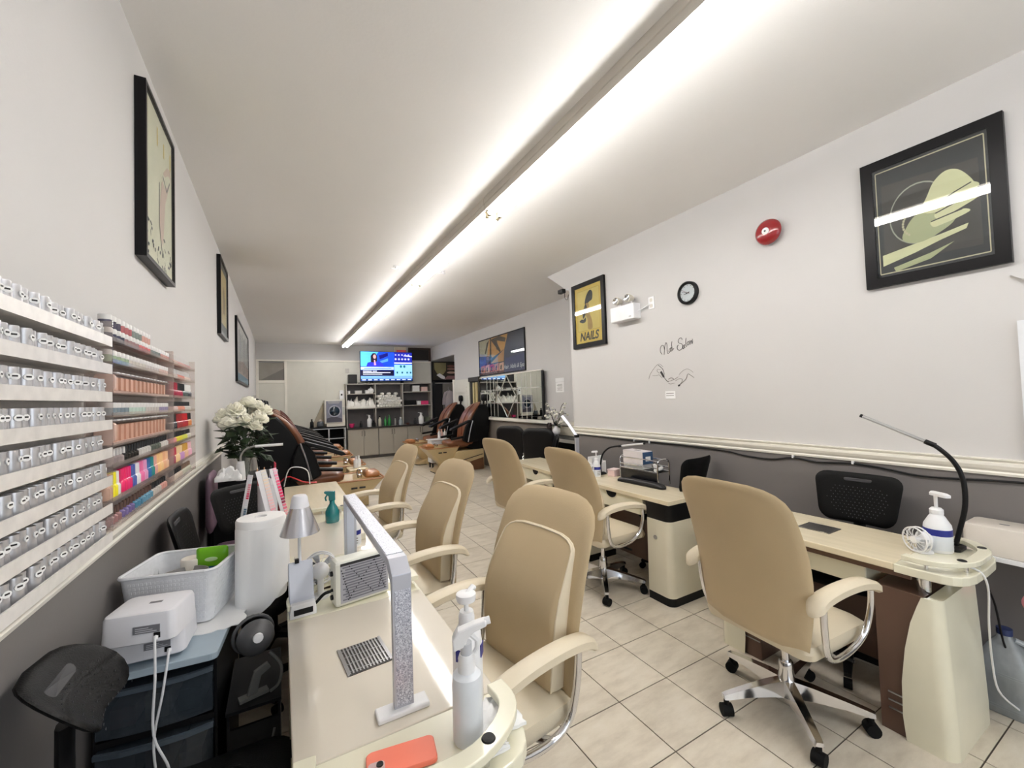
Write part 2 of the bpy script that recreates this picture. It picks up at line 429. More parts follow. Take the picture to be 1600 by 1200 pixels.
# ================================================================ beige client chairs
leather = M('beige_leather', (196, 176, 142), 0.42, var=.04, scale=3, bump=.12, bscale=220)
leather_l = M('pale_beige_leather', (220, 208, 184), 0.42, var=.03, scale=3, bump=.1, bscale=220)
def bend(z):  # backrest lean: x offset by height
    t = (z - .44) / .72
    return -.25 - .17 * t + .055 * math.sin(PI * min(max(t, 0), 1))
def client_chair():
    t = thing('client_chair', '', 'chair', (0, 0, 0), 0, 'beige client chairs')
    for k in range(5):
        a = 2 * PI * k / 5 + .25
        c, s = math.cos(a), math.sin(a)
        R = []
        for (r, w_, z0, z1) in ((.02, .03, .075, .15), (.10, .028, .085, .142), (.22, .023, .088, .122), (.305, .02, .082, .105), (.325, .017, .083, .100)):
            R.append([(r*c - w_*s, r*s + w_*c, z0), (r*c + w_*s, r*s - w_*c, z0), (r*c + w_*.7*s, r*s - w_*.7*c, z1), (r*c - w_*.7*s, r*s + w_*.7*c, z1)])
        lg = obj('leg', G().rings(R), chrome, t, smooth=35)
        g = G()
        px, py = .31 * c, .31 * s
        b = a + 1.0 + k
        cb, sb = math.cos(b), math.sin(b)
        g.cyl((px - .024*cb, py - .024*sb, .028), (px + .024*cb, py + .024*sb, .028), .028, n=14)
        g.cyl((px, py, .03), (px, py, .09), .012, n=8)
        obj('castor', g, blackmat, lg, smooth=True)
    obj('column_sleeve', G().lathe([(.036, .07), (.036, .16), (.03, .20), (.03, .23), (.026, .235), (.0, .235)], 18), chrome, t, smooth=True)
    obj('gas_column', G().cyl((0, 0, .23), (0, 0, .37), .016), chrome, t, smooth=True)
    obj('seat_mechanism', G().rings([[(x*.7, y*.7, .34) for x, y in rrect(-.13, .13, -.08, .08, .02)], [(x, y, .405) for x, y in rrect(-.15, .15, -.11, .11, .02)]]), black, t)
    obj('tilt_lever', G().tube([(.02, -.1, .37), (.03, -.2, .365), (.04, -.27, .36)], .008), black, t)
    so = densify(rrect(-.25, .27, -.255, .255, (.09, .09, .05, .05)))
    obj('seat', G().dome(so, .055, .06, lambda x, y, d: (x, y, .45 + d - .03 * max(0, (x - .12) / .15) ** 2), 6, 3.2), leather_l, t, smooth=True)
    # back shell outline in (y, z)
    def w_at(z): return .235 + .045 * math.sin(PI * min(1, (z - .42) / .66) * .75)
    pts = []
    zs = [.46 + (.98 - .46) * i / 9 for i in range(10)]
    for z in zs: pts.append((w_at(z), z))
    n = 12
    wt = w_at(.98)
    for i in range(1, n):
        a = PI * i / n
        ca, sa = math.cos(a), math.sin(a)
        pts.append((wt * math.copysign(abs(ca) ** .56, ca), .98 + .17 * abs(sa) ** .6))
    for z in reversed(zs): pts.append((-w_at(z), z))
    m = 5
    for i in range(1, m): pts.append((-w_at(.46) + 2 * w_at(.46) * i / m, .44))
    def fb(y, z, d): return (bend(z) + d - .25 * y * y * 0 + .35 * y * y, y, z)
    obj('back_shell', G().dome(pts, .025, .03, fb, 6, 2.6, (0, .76)), leather, t, smooth=60)
    # front cushion
    cp = []
    zs2 = [.50 + (.945 - .50) * i / 7 for i in range(8)]
    def wc(z): return .20 + .025 * math.sin(PI * (z - .46) / .6)
    for z in zs2: cp.append((wc(z), z))
    wt2 = wc(.945)
    for i in range(1, 10):
        a = PI * i / 10; cp.append((wt2 * math.copysign(abs(math.cos(a)) ** .5, math.cos(a)), .945 + .062 * math.sin(a) ** .8))
    for z in reversed(zs2): cp.append((-wc(z), z))
    for i in range(1, 4): cp.append((-wc(.5) + 2 * wc(.5) * i / 4, .475))
    fc = lambda y, z, d: (bend(z) + .022 + d * (1 if z < .78 else max(.12, 1 - (z - .78) / .25)) + .3 * y * y, y, z)
    obj('cushion_gusset', G().rings([[fc(y * q, .7 + (z - .7) * q, d) for y, z in cp] for d, q in ((-.012, 1), (.03, 1), (.052, .985))], cap=False), leather_l, t, smooth=40)
    obj('back_cushion', G().dome([(y * .985, .7 + (z - .7) * .985) for y, z in cp], .022, .0, lambda y, z, d: fc(y, z, d + .053), 6, 3.0, (0, .7)), leather, t, smooth=60)
    obj('cushion_piping', G().tube([fc(y * .985, .7 + (z - .7) * .985, .054) for y, z in cp + cp[:1]], .004, 6), leather_l, t, smooth=True)
    for s in (-1, 1):
        pad = [(-.30, .292*s, .655), (-.24, .295*s, .695), (-.12, .30*s, .712), (.02, .30*s, .706), (.13, .297*s, .682), (.19, .293*s, .652)]
        g = G(); P = cr(pad, 5)
        R = []
        for i, p in enumerate(P):
            q = min(1, i / 3, (len(P) - 1 - i) / 2) ** .5 if 0 < i < len(P) - 1 else .35
            R.append([(p[0], p[1] + .034 * q * a, p[2] + .022 * b * q) for a, b in ((-1, -.6), (-.6, -1), (.6, -1), (1, -.6), (1, .5), (.6, 1), (-.6, 1), (-1, .5))])
        ar = obj('armrest', g.rings(R), leather_l, t, smooth=50)
        obj('arm_frame', G().tube([(-.215, .293*s, .685), (-.205, .288*s, .56), (-.175, .28*s, .455), (-.10, .275*s, .415), (.03, .275*s, .425), (.12, .28*s, .475), (.155, .288*s, .57), (.155, .293*s, .66)], .013, 10, 4), chrome, ar, smooth=True)
        obj('arm_bracket', G().tube([(-.10, .275*s, .415), (-.06, .20*s, .405), (-.02, .12*s, .395)], .012, 8), chrome, ar, smooth=True)
    return t
chair = client_chair()
chair.location = (2.12, 1.16, 0); chair.rotation_euler = (0, 0, math.radians(-3))
chair['label'] = 'beige leather swivel chair seen from behind at the right front desk'
dup(chair, (2.26, 2.62, 0), math.radians(2), 'beige swivel chair pushed to the right desk with the black banded pedestal')
dup(chair, (2.22, 3.72, 0), math.radians(8), 'beige swivel chair farthest back on the right side')
dup(chair, (.63, 1.43, 0), math.radians(188), 'beige swivel chair in the centre, its padded front facing the near white desk')
dup(chair, (.62, 2.52, 0), math.radians(183), 'beige swivel chair second along the left desks, seen from its side')
dup(chair, (.62, 3.70, 0), math.radians(183), 'beige swivel chair third and farthest along the left desks')

# ================================================================ manicure desks
topm = M('desk_top_gloss', (216, 208, 193), 0.4, var=.02, scale=2, coat=.9)
brown = M('brown_laminate', (96, 72, 60), 0.4, var=.08, scale=3, stretch=(1, 1, .1))
woodtop = M('pale_wood_top', (226, 214, 186), 0.25, var=.05, scale=4, stretch=(6, .6, 1), coat=.3)
HL, HT, HD = .35, .58, .245
def tray_outline(s):
    pts = [(-HD, HL * s), (HD, HL * s)]
    for i in range(0, 13):
        a = PI * i / 12
        c_, s_ = math.cos(a), math.sin(a)
        pts.append((HD * math.copysign(abs(c_) ** .5, c_), s * (HL + .09 + (HT - HL - .09) * abs(s_) ** .6)))
    return pts
def manicure_desk(topmat):
    t = thing('manicure_desk', '', 'desk', (0, 0, 0), 0, 'manicure desks')
    obj('desk_top', G().box(-HD, HD, -HL, HL, .728, .76), topmat, t, bevel=.004)
    obj('apron', G().box(-HD + .02, -HD + .035, -HL - .05, HL + .05, .70, .728), brown, t)
    obj('apron', G().box(HD - .035, HD - .02, -HL - .05, HL + .05, .70, .728), brown, t)
    obj('drawer', G().box(-HD + .05, HD - .05, -HL + .12, HL - .04, .60, .726), cream, t, bevel=.006)
    obj('modesty_panel', G().box(.10, .118, -HL + .02, HL - .02, .12, .60), brown, t)
    for s in (-1, 1):
        tr = obj('tray', G().prism(tray_outline(s), .722, .759, 'z'), cream, t, bevel=.004)
        # raised gallery rail on little posts
        path = [(-HD + .022, s*(HL + .03)), (-HD + .022, s*(HL + .10)), (-HD + .06, s*(HT - .075)), (-.10, s*(HT - .028)), (0, s*(HT - .022)), (.10, s*(HT - .028)), (HD - .06, s*(HT - .075)), (HD - .022, s*(HL + .10)), (HD - .022, s*(HL + .03))]
        P = cr([(x, y, 0) for x, y in path], 4)
        R = []
        for i, p in enumerate(P):
            a, b = Vector(P[max(i - 1, 0)]), Vector(P[min(i + 1, len(P) - 1)])
            d = (b - a).normalized(); nrm = Vector((-d.y, d.x, 0)) * .022
            q = Vector(p)
            R.append([tuple(q - nrm + Vector((0, 0, .785))), tuple(q + nrm + Vector((0, 0, .785))), tuple(q + nrm + Vector((0, 0, .806))), tuple(q - nrm + Vector((0, 0, .806)))])
        rl = obj('gallery_rail', G().rings(R), cream, tr, bevel=.003)
        for (x, y) in ((-HD + .03, s*(HT - .13)), (-.12, s*(HT - .034)), (0, s*(HT - .026)), (.12, s*(HT - .034)), (HD - .03, s*(HT - .13))):
            obj('rail_post', G().cyl((x, y, .758), (x, y, .787), .007, n=10), chrome, tr, smooth=True)
        for x in (-.13, .13):
            obj('hole_cap', G().lathe([(0, .0), (.016, 0), (.014, .003), (0, .0015)], 18, (x, s*(HT - .042), .806)), black, tr, smooth=True)
        # pedestal: brown box and curved pale facing
        y0, y1 = sorted((s*.27, s*.44))
        pd = obj('pedestal', G().box(-HD + .02, HD - .05, y0, y1, 0, .64), brown, t)
        for z in (.10, .135, .17):
            obj('metal_strip', G().box(-HD + .016, -HD + .0205, y0 + .005, y1 - .03, z, z + .006), steel, pd)
        R = []
        for z, yb, ye, xi in ((0, .36, .515, 0), (.10, .352, .515, 0), (.25, .355, .51, 0), (.40, .372, .505, 0), (.52, .395, .50, 0), (.60, .42, .497, 0), (.642, .435, .495, 0)):
            xa, xb = -HD + .004 + xi, HD - .06 - xi
            ring = [(xa, yb)]
            for i in range(7):
                a = PI + -PI / 2 * i / 6
                ring.append((xa + .05 + .05 * math.cos(a), ye - .05 + .05 * math.sin(a)))
            ring += [(xb, ye), (xb, ye - .045), (xa + .02, ye - .045 if ye - .045 > yb else yb)]
            R.append([(x, s*y, z) for x, y in ring])
        obj('curved_facing', G().rings(R), cream if topmat is not topm else offwhite, pd, smooth=30)
        for (x, y) in ((-.15, .42), (.10, .42)):
            obj('support_post', G().cyl((x, s*y, .64), (x, s*y, .724), .024, n=16), chrome, pd, smooth=True)
    return t
deskA = manicure_desk(woodtop)
deskA.location = (2.60, 1.16, 0)
deskA['label'] = 'cream manicure desk with brown pedestals and galleried tray at the right front'
deskB = manicure_desk(topm)
deskB.location = (.257, 1.385, 0); deskB.rotation_euler = (0, 0, PI)
deskB['label'] = 'glossy white manicure desk in the left foreground with a metal grille in its top'
dup(deskB, (.25, 2.70, 0), PI, 'glossy white manicure desk second along the left wall')

def banded_desk():
    t = thing('manicure_desk', '', 'desk', (0, 0, 0), 0, 'manicure desks')
    L = .60; D = .205
    obj('desk_top', G().prism(rrect(-D, D, -L, L, .012), .728, .76, 'z'), woodtop, t, bevel=.003)
    dr = obj('drawer', G().box(-D + .012, -D + .03, -.34, .34, .60, .728), cream, t, bevel=.003)
    obj('handle_cutout', G().prism([(.06 * math.cos(PI * i / 12), .727 - .05 * math.sin(PI * i / 12)) for i in range(13)], -D + .008, -D + .0115, 'x'), blackmat, dr)
    obj('drawer_box', G().box(-D + .03, D - .03, -.34, .34, .61, .728), cream, t)
    obj('modesty_panel', G().box(.12, 0.135, -.37, .37, .1, .62), brown, t)
    for s in (-1, 1):
        def ring(z, g_, o_=0):
            out = rrect(-D + .01 + g_, D - .02 - g_, .37, .595 - g_, (0.004, .05, .004, .004) if True else 0, 6)
            return [(x, s*y, z) for x, y in out]
        R = []
        outl = lambda gg: [(x, s*y) for x, y in rrect(-D + .005 + gg, D - .02, .38, .597 - gg, (.004, .004, .05, .004), 6)]
        pd = obj('pedestal', G().rings([[(x, y, z) for x, y in outl(gg)] for z, gg in ((.06, .0), (.3, .004), (.60, .008))]), offwhite, t, smooth=30)
        obj('plinth', G().prism(outl(.002), 0, .06), black, pd, smooth=30)
        obj('black_band', G().rings([[(x, y, z) for x, y in outl(gg)] for z, gg in ((.60, .012), (.66, .004), (.728, .002))]), black, pd, smooth=30)
        obj('cable_port', G().lathe([(0, .0), (.016, 0), (.016, .004), (0, .004)], 14, (-D + .006, s*.46, .47), 'x'), steel, pd, smooth=True)
    return t
deskC = banded_desk()
deskC.location = (2.622, 2.68, 0)
deskC['label'] = 'cream manicure desk with black bands on its pedestals, middle of the right wall'
dup(deskC, (2.66, 3.92, 0), math.radians(-4), 'cream manicure desk farthest back on the right, mostly hidden by a beige chair')
d3 = dup(deskC, (.25, 3.96, 0), PI, 'bare cream manicure desk third along the left wall')
for c in d3.children:
    if c.name.startswith('desk_top'): c.scale = (1.12, .95, 1)
# ================================================================ things on the walls
framem = M('black_picture_frame', (15, 14, 16), .35, spec=.2)
paneg = glassy('picture_glass', opac=.0, rough=.02, refl=.85)
panel_ = glassy('picture_glass_matte', opac=.0, rough=.08, refl=.3)
class Pic:
    def __init__(s, name, label, x, face, y0, y1, z0, z1, fwid, depth, framemat, back, glass=True, cat='picture', border=None, bmat=None):
        s.x, s.f, s.y0, s.y1, s.z0, s.z1, s.d = x, face, y0, y1, z0, z1, depth
        s.t = thing(name, label, cat, (x, (y0 + y1) / 2, z0))
        s.cy = (y0 + y1) / 2
        s.W, s.H = y1 - y0, z1 - z0
        f = face
        def bx(a, b, c, d, e, g_): return G().box(min(a*f, b*f), max(a*f, b*f), c, d, e, g_)
        hw, fwd = s.W / 2, fwid
        for (a, b, c, d) in ((-hw, hw, 0, fwd), (-hw, hw, s.H - fwd, s.H), (-hw, -hw + fwd, fwd, s.H - fwd), (hw - fwd, hw, fwd, s.H - fwd)):
            obj('frame_bar', bx(.001, depth, a, b, c, d), framemat, s.t)
        s.fwd = fwd
        s.base = depth - .012
        obj('print_sheet', bx(.002, s.base, -hw + fwd, hw - fwd, fwd, s.H - fwd), back, s.t)
        if glass:
            obj('glass_pane', bx(depth - .003, depth - .001, -hw + fwd, hw - fwd, fwd, s.H - fwd), paneg if f < 0 else panel_, s.t)
        s.k = 0
    def blob(s, name, pts, mat):
        n = len(pts); Q = []
        for i in range(n):
            a, b, c, d = [Vector((*pts[(i + k) % n], 0)) for k in (-1, 0, 1, 2)]
            for j in range(4):
                t = j / 4
                q = 0.5 * ((2*b) + (c-a)*t + (2*a-5*b+4*c-d)*t*t + (-a+3*b-3*c+d)*t**3); Q.append((q.x, q.y))
        return s.shape(name, Q, mat)
    def shape(s, name, pts, mat):
        """flat printed patch; pts in 0..1 across the sheet as the viewer sees it"""
        w_, h_ = s.W - 2 * s.fwd, s.H - 2 * s.fwd
        s.k += 1
        P = []
        for u, v in pts:
            y = (u - .5) * w_ if s.f > 0 else (.5 - u) * w_
            P.append((y, s.fwd + v * h_))
        a = s.base + .0002 * s.k; b = a + .0003
        return obj(name, G().prism(P, min(a*s.f, b*s.f), max(a*s.f, b*s.f), 'x'), mat, s.t)
    def line(s, name, pts, wd, mat):
        for a, b in zip(pts[:-1], pts[1:]):
            dx, dy = b[0] - a[0], b[1] - a[1]; L = math.hypot(dx, dy) or 1
            nx, ny = -dy / L * wd, dx / L * wd
            s.shape(name, [(a[0]-nx, a[1]-ny), (b[0]-nx, b[1]-ny), (b[0]+nx, b[1]+ny), (a[0]+nx, a[1]+ny)], mat); s.k -= 1
        s.k += 1
    def text(s, body, u, v, size, mat, shear=0, sx=1.0, bold=0):
        me = text_mesh(body, size, .0003, shear, 'CENTER', bold)
        w_, h_ = s.W - 2 * s.fwd, s.H - 2 * s.fwd
        s.k += 1
        y = (u - .5) * w_ if s.f > 0 else (.5 - u) * w_
        o = obj('lettering', me, mat, s.t)
        o.location = (s.f * (s.base + .0002 * s.k + .0006), y, s.fwd + v * h_)
        o.rotation_euler = (PI / 2, 0, PI / 2 if s.f > 0 else -PI / 2)
        o.scale = (sx, 1, 1)
        return o
pcream = M('print_cream', (233, 224, 196), .6)
pblack = M('print_black', (28, 26, 28), .5)
pink = M('print_blush', (226, 196, 178), .6)
pgrey = M('print_grey', (120, 116, 110), .6)
pgold = M('print_gold', (226, 190, 84), .5)
pbrown = M('print_brown', (84, 66, 44), .6)
# left wall, nearest: pale nude print
p = Pic('framed_picture', 'tall black framed pale hand print, nearest on the left wall', XL, 1, 2.27, 2.825, 2.20, 2.975, .018, .04, framem, pcream)
for (u, v0, v1) in ((.08, .86, .97), (.42, .80, .92), (.66, .80, .9), (.92, .8, .92)):
    p.shape('print_tick', [(u, v0), (u + .03, v0), (u + .03, v1), (u, v1)], pgold)
p.shape('print_arm', [(.52, .22), (.62, .18), (.72, .5), (.88, .66), (.97, .74), (.92, .80), (.8, .78), (.66, .70), (.58, .6), (.5, .4)], pink)
p.shape('print_fingers', [(.55, .64), (.7, .6), (.9, .68), (.95, .74), (.85, .74), (.7, .68), (.6, .68)], pcream)
p.line('print_outline', [(.5, .58), (.49, .3), (.52, .24), (.6, .1)], .008, pgrey)
p.line('print_outline', [(.62, .66), (.78, .6), (.9, .7)], .008, pgrey)
random.seed(3)
for k in range(34):
    u, v = random.uniform(.05, .95), random.uniform(.03, .24) * random.uniform(.5, 1.1)
    a = random.uniform(0, PI); r = random.uniform(.02, .05)
    p.shape('print_petal', [(u + r*math.cos(a), v + r*.5*math.sin(a)), (u - .01, v + .012), (u - r*math.cos(a), v - r*.5*math.sin(a)), (u + .01, v - .012)], pblack if k % 3 else pgrey); p.k -= 1
# left wall, second: gold art in black frame
p = Pic('framed_picture', 'black framed gold print, second along the left wall', XL, 1, 4.88, 5.54, 2.26, 3.04, .03, .035, framem, M('mount_brown', (74, 68, 60), .5))
p.shape('print_field', [(.18, .14), (.9, .14), (.9, .9), (.18, .9)], M('print_old_gold', (196, 168, 104), .5))
p.shape('print_figure', [(.45, .3), (.6, .3), (.7, .5), (.56, .72), (.42, .6)], M('print_umber', (140, 112, 66), .5))
# left wall, third: wide pale poster
p = Pic('framed_picture', 'wide pale figure poster, farthest on the left wall', XL, 1, 6.70, 9.0, 1.88, 2.78, .03, .03, framem, M('print_dusty', (206, 196, 188), .5))
p.shape('print_sea', [(.0, .0), (1, 0), (1, .13), (0, .13)], M('print_slate_blue', (110, 134, 150), .5))
p.shape('print_sand', [(.0, .13), (1, .13), (1, .34), (.5, .40), (0, .3)], M('print_rose', (190, 158, 142), .5))
for k in range(7):
    u = .12 + .12 * k
    p.shape('print_stroke', [(u, .16 + .03*(k % 3)), (u + .05, .14), (u + .07, .9 - .08*(k % 2)), (u + .03, .86)], M('print_charcoal', (82, 78, 76), .5))
# right wall: big black picture of a pale hand with pearls
p = Pic('framed_picture', 'large black framed picture of a pale gloved hand on the right wall', XR, -1, .545, 1.122, 2.130, 2.885, .055, .03, framem, M('print_night', (30, 28, 30), .4))
ivory = M('print_ivory', (232, 226, 176), .45); ivory2 = M('print_ivory_shade', (186, 186, 140), .45)
wire = M('print_thin_gold', (208, 196, 160), .4)
for q in ([(.03, .03), (.97, .03)], [(.97, .03), (.97, .97)], [(.97, .97), (.03, .97)], [(.03, .97), (.03, .03)]):
    p.line('print_border', q, .005, wire)
p.shape('print_backdrop', [(.08, .12), (.92, .10), (.92, .80), (.08, .84)], M('print_umber_dark', (62, 55, 48), .45))
ring = [(.42 + .27*math.cos(a), .50 + .26*math.sin(a)) for a in [PI*2*i/28 for i in range(29)]]
p.line('print_ring', ring, .006, M('print_silver', (170, 168, 150), .4))
p.shape('print_book', [(.06, .20), (.34, .235), (.62, .27), (.82, .30), (.80, .26), (.6, .22), (.36, .16), (.06, .10)], ivory)
p.shape('print_book_edge', [(.16, .07), (.5, .13), (.7, .18), (.5, .08), (.18, .03)], ivory2)
p.blob('print_pile', [(.26, .30), (.40, .24), (.58, .28), (.72, .36), (.66, .46), (.5, .52), (.38, .48), (.30, .40)], ivory2)
p.blob('print_hand', [(.44, .50), (.50, .62), (.56, .72), (.66, .78), (.76, .76), (.84, .68), (.88, .60), (.80, .58), (.70, .52), (.58, .46)], ivory)
for k_, q in enumerate(([(.56, .52), (.72, .58), (.86, .62), (.92, .58), (.84, .545), (.70, .50), (.60, .46)], [(.56, .45), (.72, .49), (.84, .525), (.91, .49), (.82, .455), (.70, .42), (.58, .40)], [(.52, .39), (.66, .41), (.78, .425), (.84, .395), (.74, .365), (.62, .345), (.54, .34)])):
    p.blob('print_finger', q, ivory)
    p.line('print_crease', [q[0], q[1], q[2]], .005, M('print_umber_dark', (62, 55, 48), .45))
for k in range(9):
    a = 2.4 + .2 * k
    p.shape('print_pearl', circ(.42 + .15*math.cos(a), .42 + .12*math.sin(a), .012, 8), wire); p.k -= 1
# right wall: NAILS poster
p = Pic('framed_picture', 'black framed yellow NAILS poster beside the wall corner', XR, -1, 3.445, 4.02, 2.10, 2.868, .052, .03, framem, pgold)
p.shape('print_panel', [(.08, .21), (.93, .21), (.93, .94), (.08, .94)], M('print_mustard', (206, 172, 76), .5))
p.shape('print_panel_inner', [(.10, .225), (.91, .225), (.91, .925), (.10, .925)], M('print_straw', (224, 196, 106), .5))
p.blob('print_hair', [(.38, .70), (.44, .82), (.58, .91), (.68, .86), (.66, .74), (.55, .71), (.45, .67)], pblack)
p.blob('print_torso', [(.34, .60), (.44, .70), (.54, .66), (.55, .52), (.63, .38), (.64, .24), (.48, .24), (.47, .40), (.40, .50)], M('print_beige_skin', (178, 140, 76), .5))
p.blob('print_glove', [(.30, .44), (.38, .48), (.46, .62), (.40, .68), (.33, .60), (.29, .52)], pblack)
p.blob('print_glove_hand', [(.16, .40), (.28, .36), (.40, .38), (.40, .45), (.32, .42), (.24, .43)], pblack)
p.text('NAILS', .5, .108, .135, pblack, .22, .92, .0035)
# far right wall: beach poster
p = Pic('framed_picture', 'wide tropical sunset poster above the mirror on the far right wall', XF, -1, 6.735, 8.825, 2.045, 2.875, .02, .025, framem, M('print_dusk', (48, 46, 66), .35), glass=True)
p.shape('print_sky', [(0, .25), (.6, .62), (.68, 1), (0, 1)], M('print_sunset', (222, 160, 76), .5))
p.shape('print_sky_pale', [(0, .5), (.2, .55), (.26, 1), (0, 1)], M('print_haze', (196, 186, 150), .5))
p.shape('print_sea', [(0, .2), (.34, .44), (.30, .5), (0, .56)], M('print_water', (88, 110, 150), .5))
p.shape('print_sand', [(.28, .3), (.6, .62), (.58, .3)], M('print_sand', (206, 150, 92), .5))
for q in ([(.26, .45), (.3, .45), (.31, 1), (.28, 1)], [(.3, .95), (.5, .55), (.52, .6), (.4, .97)], [(.3, .97), (.62, .8), (.64, .9), (.5, 1)], [(.2, .9), (.14, .6), (.17, .6), (.26, .97)], [(.36, .97), (.44, .62), (.46, .66), (.44, .97)]):
    p.shape('print_palm', q, pbrown)
p.shape('print_lagoon', [(.58, 0), (1, 0), (1, .42), (.62, .36)], M('print_violet', (58, 62, 104), .5))
for k in range(5):
    u = .04 + .11 * k
    p.shape('print_portrait', [(u, .06), (u + .1, .06), (u + .1, .28), (u, .26)], M('print_skin%d' % (k % 3), ((214, 132, 104), (232, 178, 150), (196, 92, 84))[k % 3], .5))
    p.shape('print_portrait_hair', [(u + .02, .1), (u + .05, .08), (u + .06, .22), (u + .03, .2)], pblack); p.k -= 2
p.shape('print_foot_band', [(0, 0), (.58, 0), (.58, .05), (0, .05)], M('print_maroon', (110, 64, 50), .5))
p.text('Hair, Nails & Spa', .78, .13, .12, paper, .3, 1.0)
# alcove picture over the doorway (faces the room front)
t = thing('framed_picture', 'small dark framed spa stones print over the alcove doorway', 'picture', (4.46, YB - .03, 2.07))
obj('frame', G().box(-.40, .42, -.04, .0, 0, .64), framem, t)
obj('print_sheet', G().box(-.37, .39, -.043, -.04, .07, .62), M('print_olive_dark', (52, 46, 36), .5), t)
obj('print_bowl', G().prism([(-.33, .6), (.06, .6), (.05, .36), (-.04, .24), (-.2, .2), (-.32, .4)], -.044, -.043, 'y'), M('print_olive', (148, 140, 100), .5), t)
obj('print_flower', G().prism([(-.26, .22), (-.16, .28), (0, .18), (.03, .08), (-.12, .12)], -.045, -.044, 'y'), paper, t)
for k, z in enumerate((.5, .41, .3)):
    obj('print_stone', G().prism(circ(.22, z, .14, 14, .035), -.0455, -.0445, 'y'), M('print_stone%d' % k, ((120, 80, 72), (150, 110, 104), (206, 176, 160))[k], .5), t)
obj('print_cloth', G().prism([(-.02, .09), (.36, .09), (.36, .2), (.1, .2)], -.0455, -.0445, 'y'), M('print_mauve', (150, 112, 116), .5), t)

# red alarm bell
redm = M('bell_red', (142, 18, 26), .22, coat=.6)
t = thing('fire_alarm_bell', 'round red fire alarm bell on the right wall', 'alarm bell', (XR, 1.675, 2.69))
obj('back_box', G().lathe([(0, 0), (.055, 0), (.055, -.03), (0, -.03)], 20, ax='x'), M('bell_backbox', (120, 30, 30), .4), t, smooth=True)
obj('gong', G().lathe([(.0, -.03), (.088, -.03), (.092, -.036), (.088, -.05), (.07, -.066), (.03, -.072), (0, -.073)], 28, ax='x'), redm, t, smooth=True)
obj('centre_cap', G().lathe([(0, -.07), (.026, -.07), (.024, -.077), (0, -.079)], 18, ax='x'), paper, t, smooth=True)
obj('screw', G().lathe([(0, -.078), (.007, -.078), (.006, -.082), (0, -.082)], 10, ax='x'), darkgrey, t, smooth=True)
# wall clock
t = thing('wall_clock', 'round black rimmed wall clock with white face', 'clock', (XR, 2.39, 2.413))
obj('rim', G().lathe([(.075, -.012), (.078, -.03), (.088, -.036), (.1, -.028), (.102, 0), (0, 0), (0, -.012)], 36, ax='x'), black, t, smooth=True)
obj('face', G().lathe([(0, -.013), (.078, -.013), (.078, -.015), (0, -.015)], 32, ax='x'), paper, t)
def hand(nm, ang, L, wd, k):
    c, s = math.cos(ang), math.sin(ang)
    P = [(-.015*c - wd*s, -.015*s + wd*c), (L*c - wd*.5*s, L*s + wd*.5*c), (L*c + wd*.5*s, L*s - wd*.5*c), (-.015*c + wd*s, -.015*s - wd*c)]
    obj(nm, G().prism(P, -.0165 - .001*k, -.0155 - .001*k, 'x'), black, t)
hand('hour_hand', math.radians(168 - 180 + 150 - 150), .042, .004, 0)
hand('hour_hand_tail', math.radians(150), .02, .003, 0)
hand('minute_hand', math.radians(15), .062, .0028, 1)
obj('second_hand', G().cyl((-.019, -.02, -.01), (-.019, .05, .03), .0012, n=6), redm, t)
for k in range(12):
    a = 2 * PI * k / 12; c, s = math.cos(a), math.sin(a)
    obj('hour_mark', G().prism([(.062*c - .002*s, .062*s + .002*c), (.072*c - .002*s, .072*s + .002*c), (.072*c + .002*s, .072*s - .002*c), (.062*c + .002*s, .062*s - .002*c)], -.0162, -.015, 'x'), black, t)
obj('lens', G().lathe([(0, -.026), (.078, -.026), (.078, -.028), (0, -.028)], 32, ax='x'), paneg, t)
# emergency light
t = thing('emergency_light', 'white twin head emergency light box on the right wall', 'emergency light', (XR, 3.115, 2.29))
obj('battery_box', G().box(-.10, 0, -.165, .165, 0, .155), white, t, bevel=.008)
obj('label_mark', G().box(-.1012, -.10, -.13, -.10, .02, .032), M('pale_print', (190, 190, 190), .6), t)
for y, az in ((.075, .5), (-.085, -.2)):
    hd = obj('lamp_head', G().lathe([(0, .03), (.022, .03), (.034, 0), (.042, -.04), (.042, -.055), (.038, -.056), (0, -.045)], 20, (-.05, y, .215), 'x'), M('smoked_cream', (206, 200, 186), .4), t, smooth=True)
    obj('reflector', G().lathe([(0, -.046), (.036, -.056), (.036, -.058), (0, -.05)], 18, (-.05, y, .215), 'x'), chrome, hd, smooth=True)
    obj('neck', G().cyl((-.05, y, .15), (-.05, y, .19), .014), white, hd, smooth=True)
# outlet and short cord
t = thing('wall_outlet', 'white double wall outlet above the emergency light cord', 'outlet', (XR, 2.81, 2.415))
obj('cover_plate', G().box(-.006, 0, -.036, .036, -.06, .06), white, t, bevel=.003)
for z in (-.028, .028):
    obj('socket', G().prism(rrect(-.016, .016, z - .016, z + .016, .008), -.0085, -.006, 'x'), M('socket_ivory', (214, 210, 200), .4), t)
tag(obj('outlet_cable', G().tube([(XR - .02, 2.815, 2.40), (XR - .03, 2.85, 2.39), (XR - .012, 2.90, 2.385), (XR - .03, 2.94, 2.37), (XR - .05, 2.955, 2.36)], .005, 8, 4), white, smooth=True), 'short white cord from the outlet to the emergency light', 'cable')
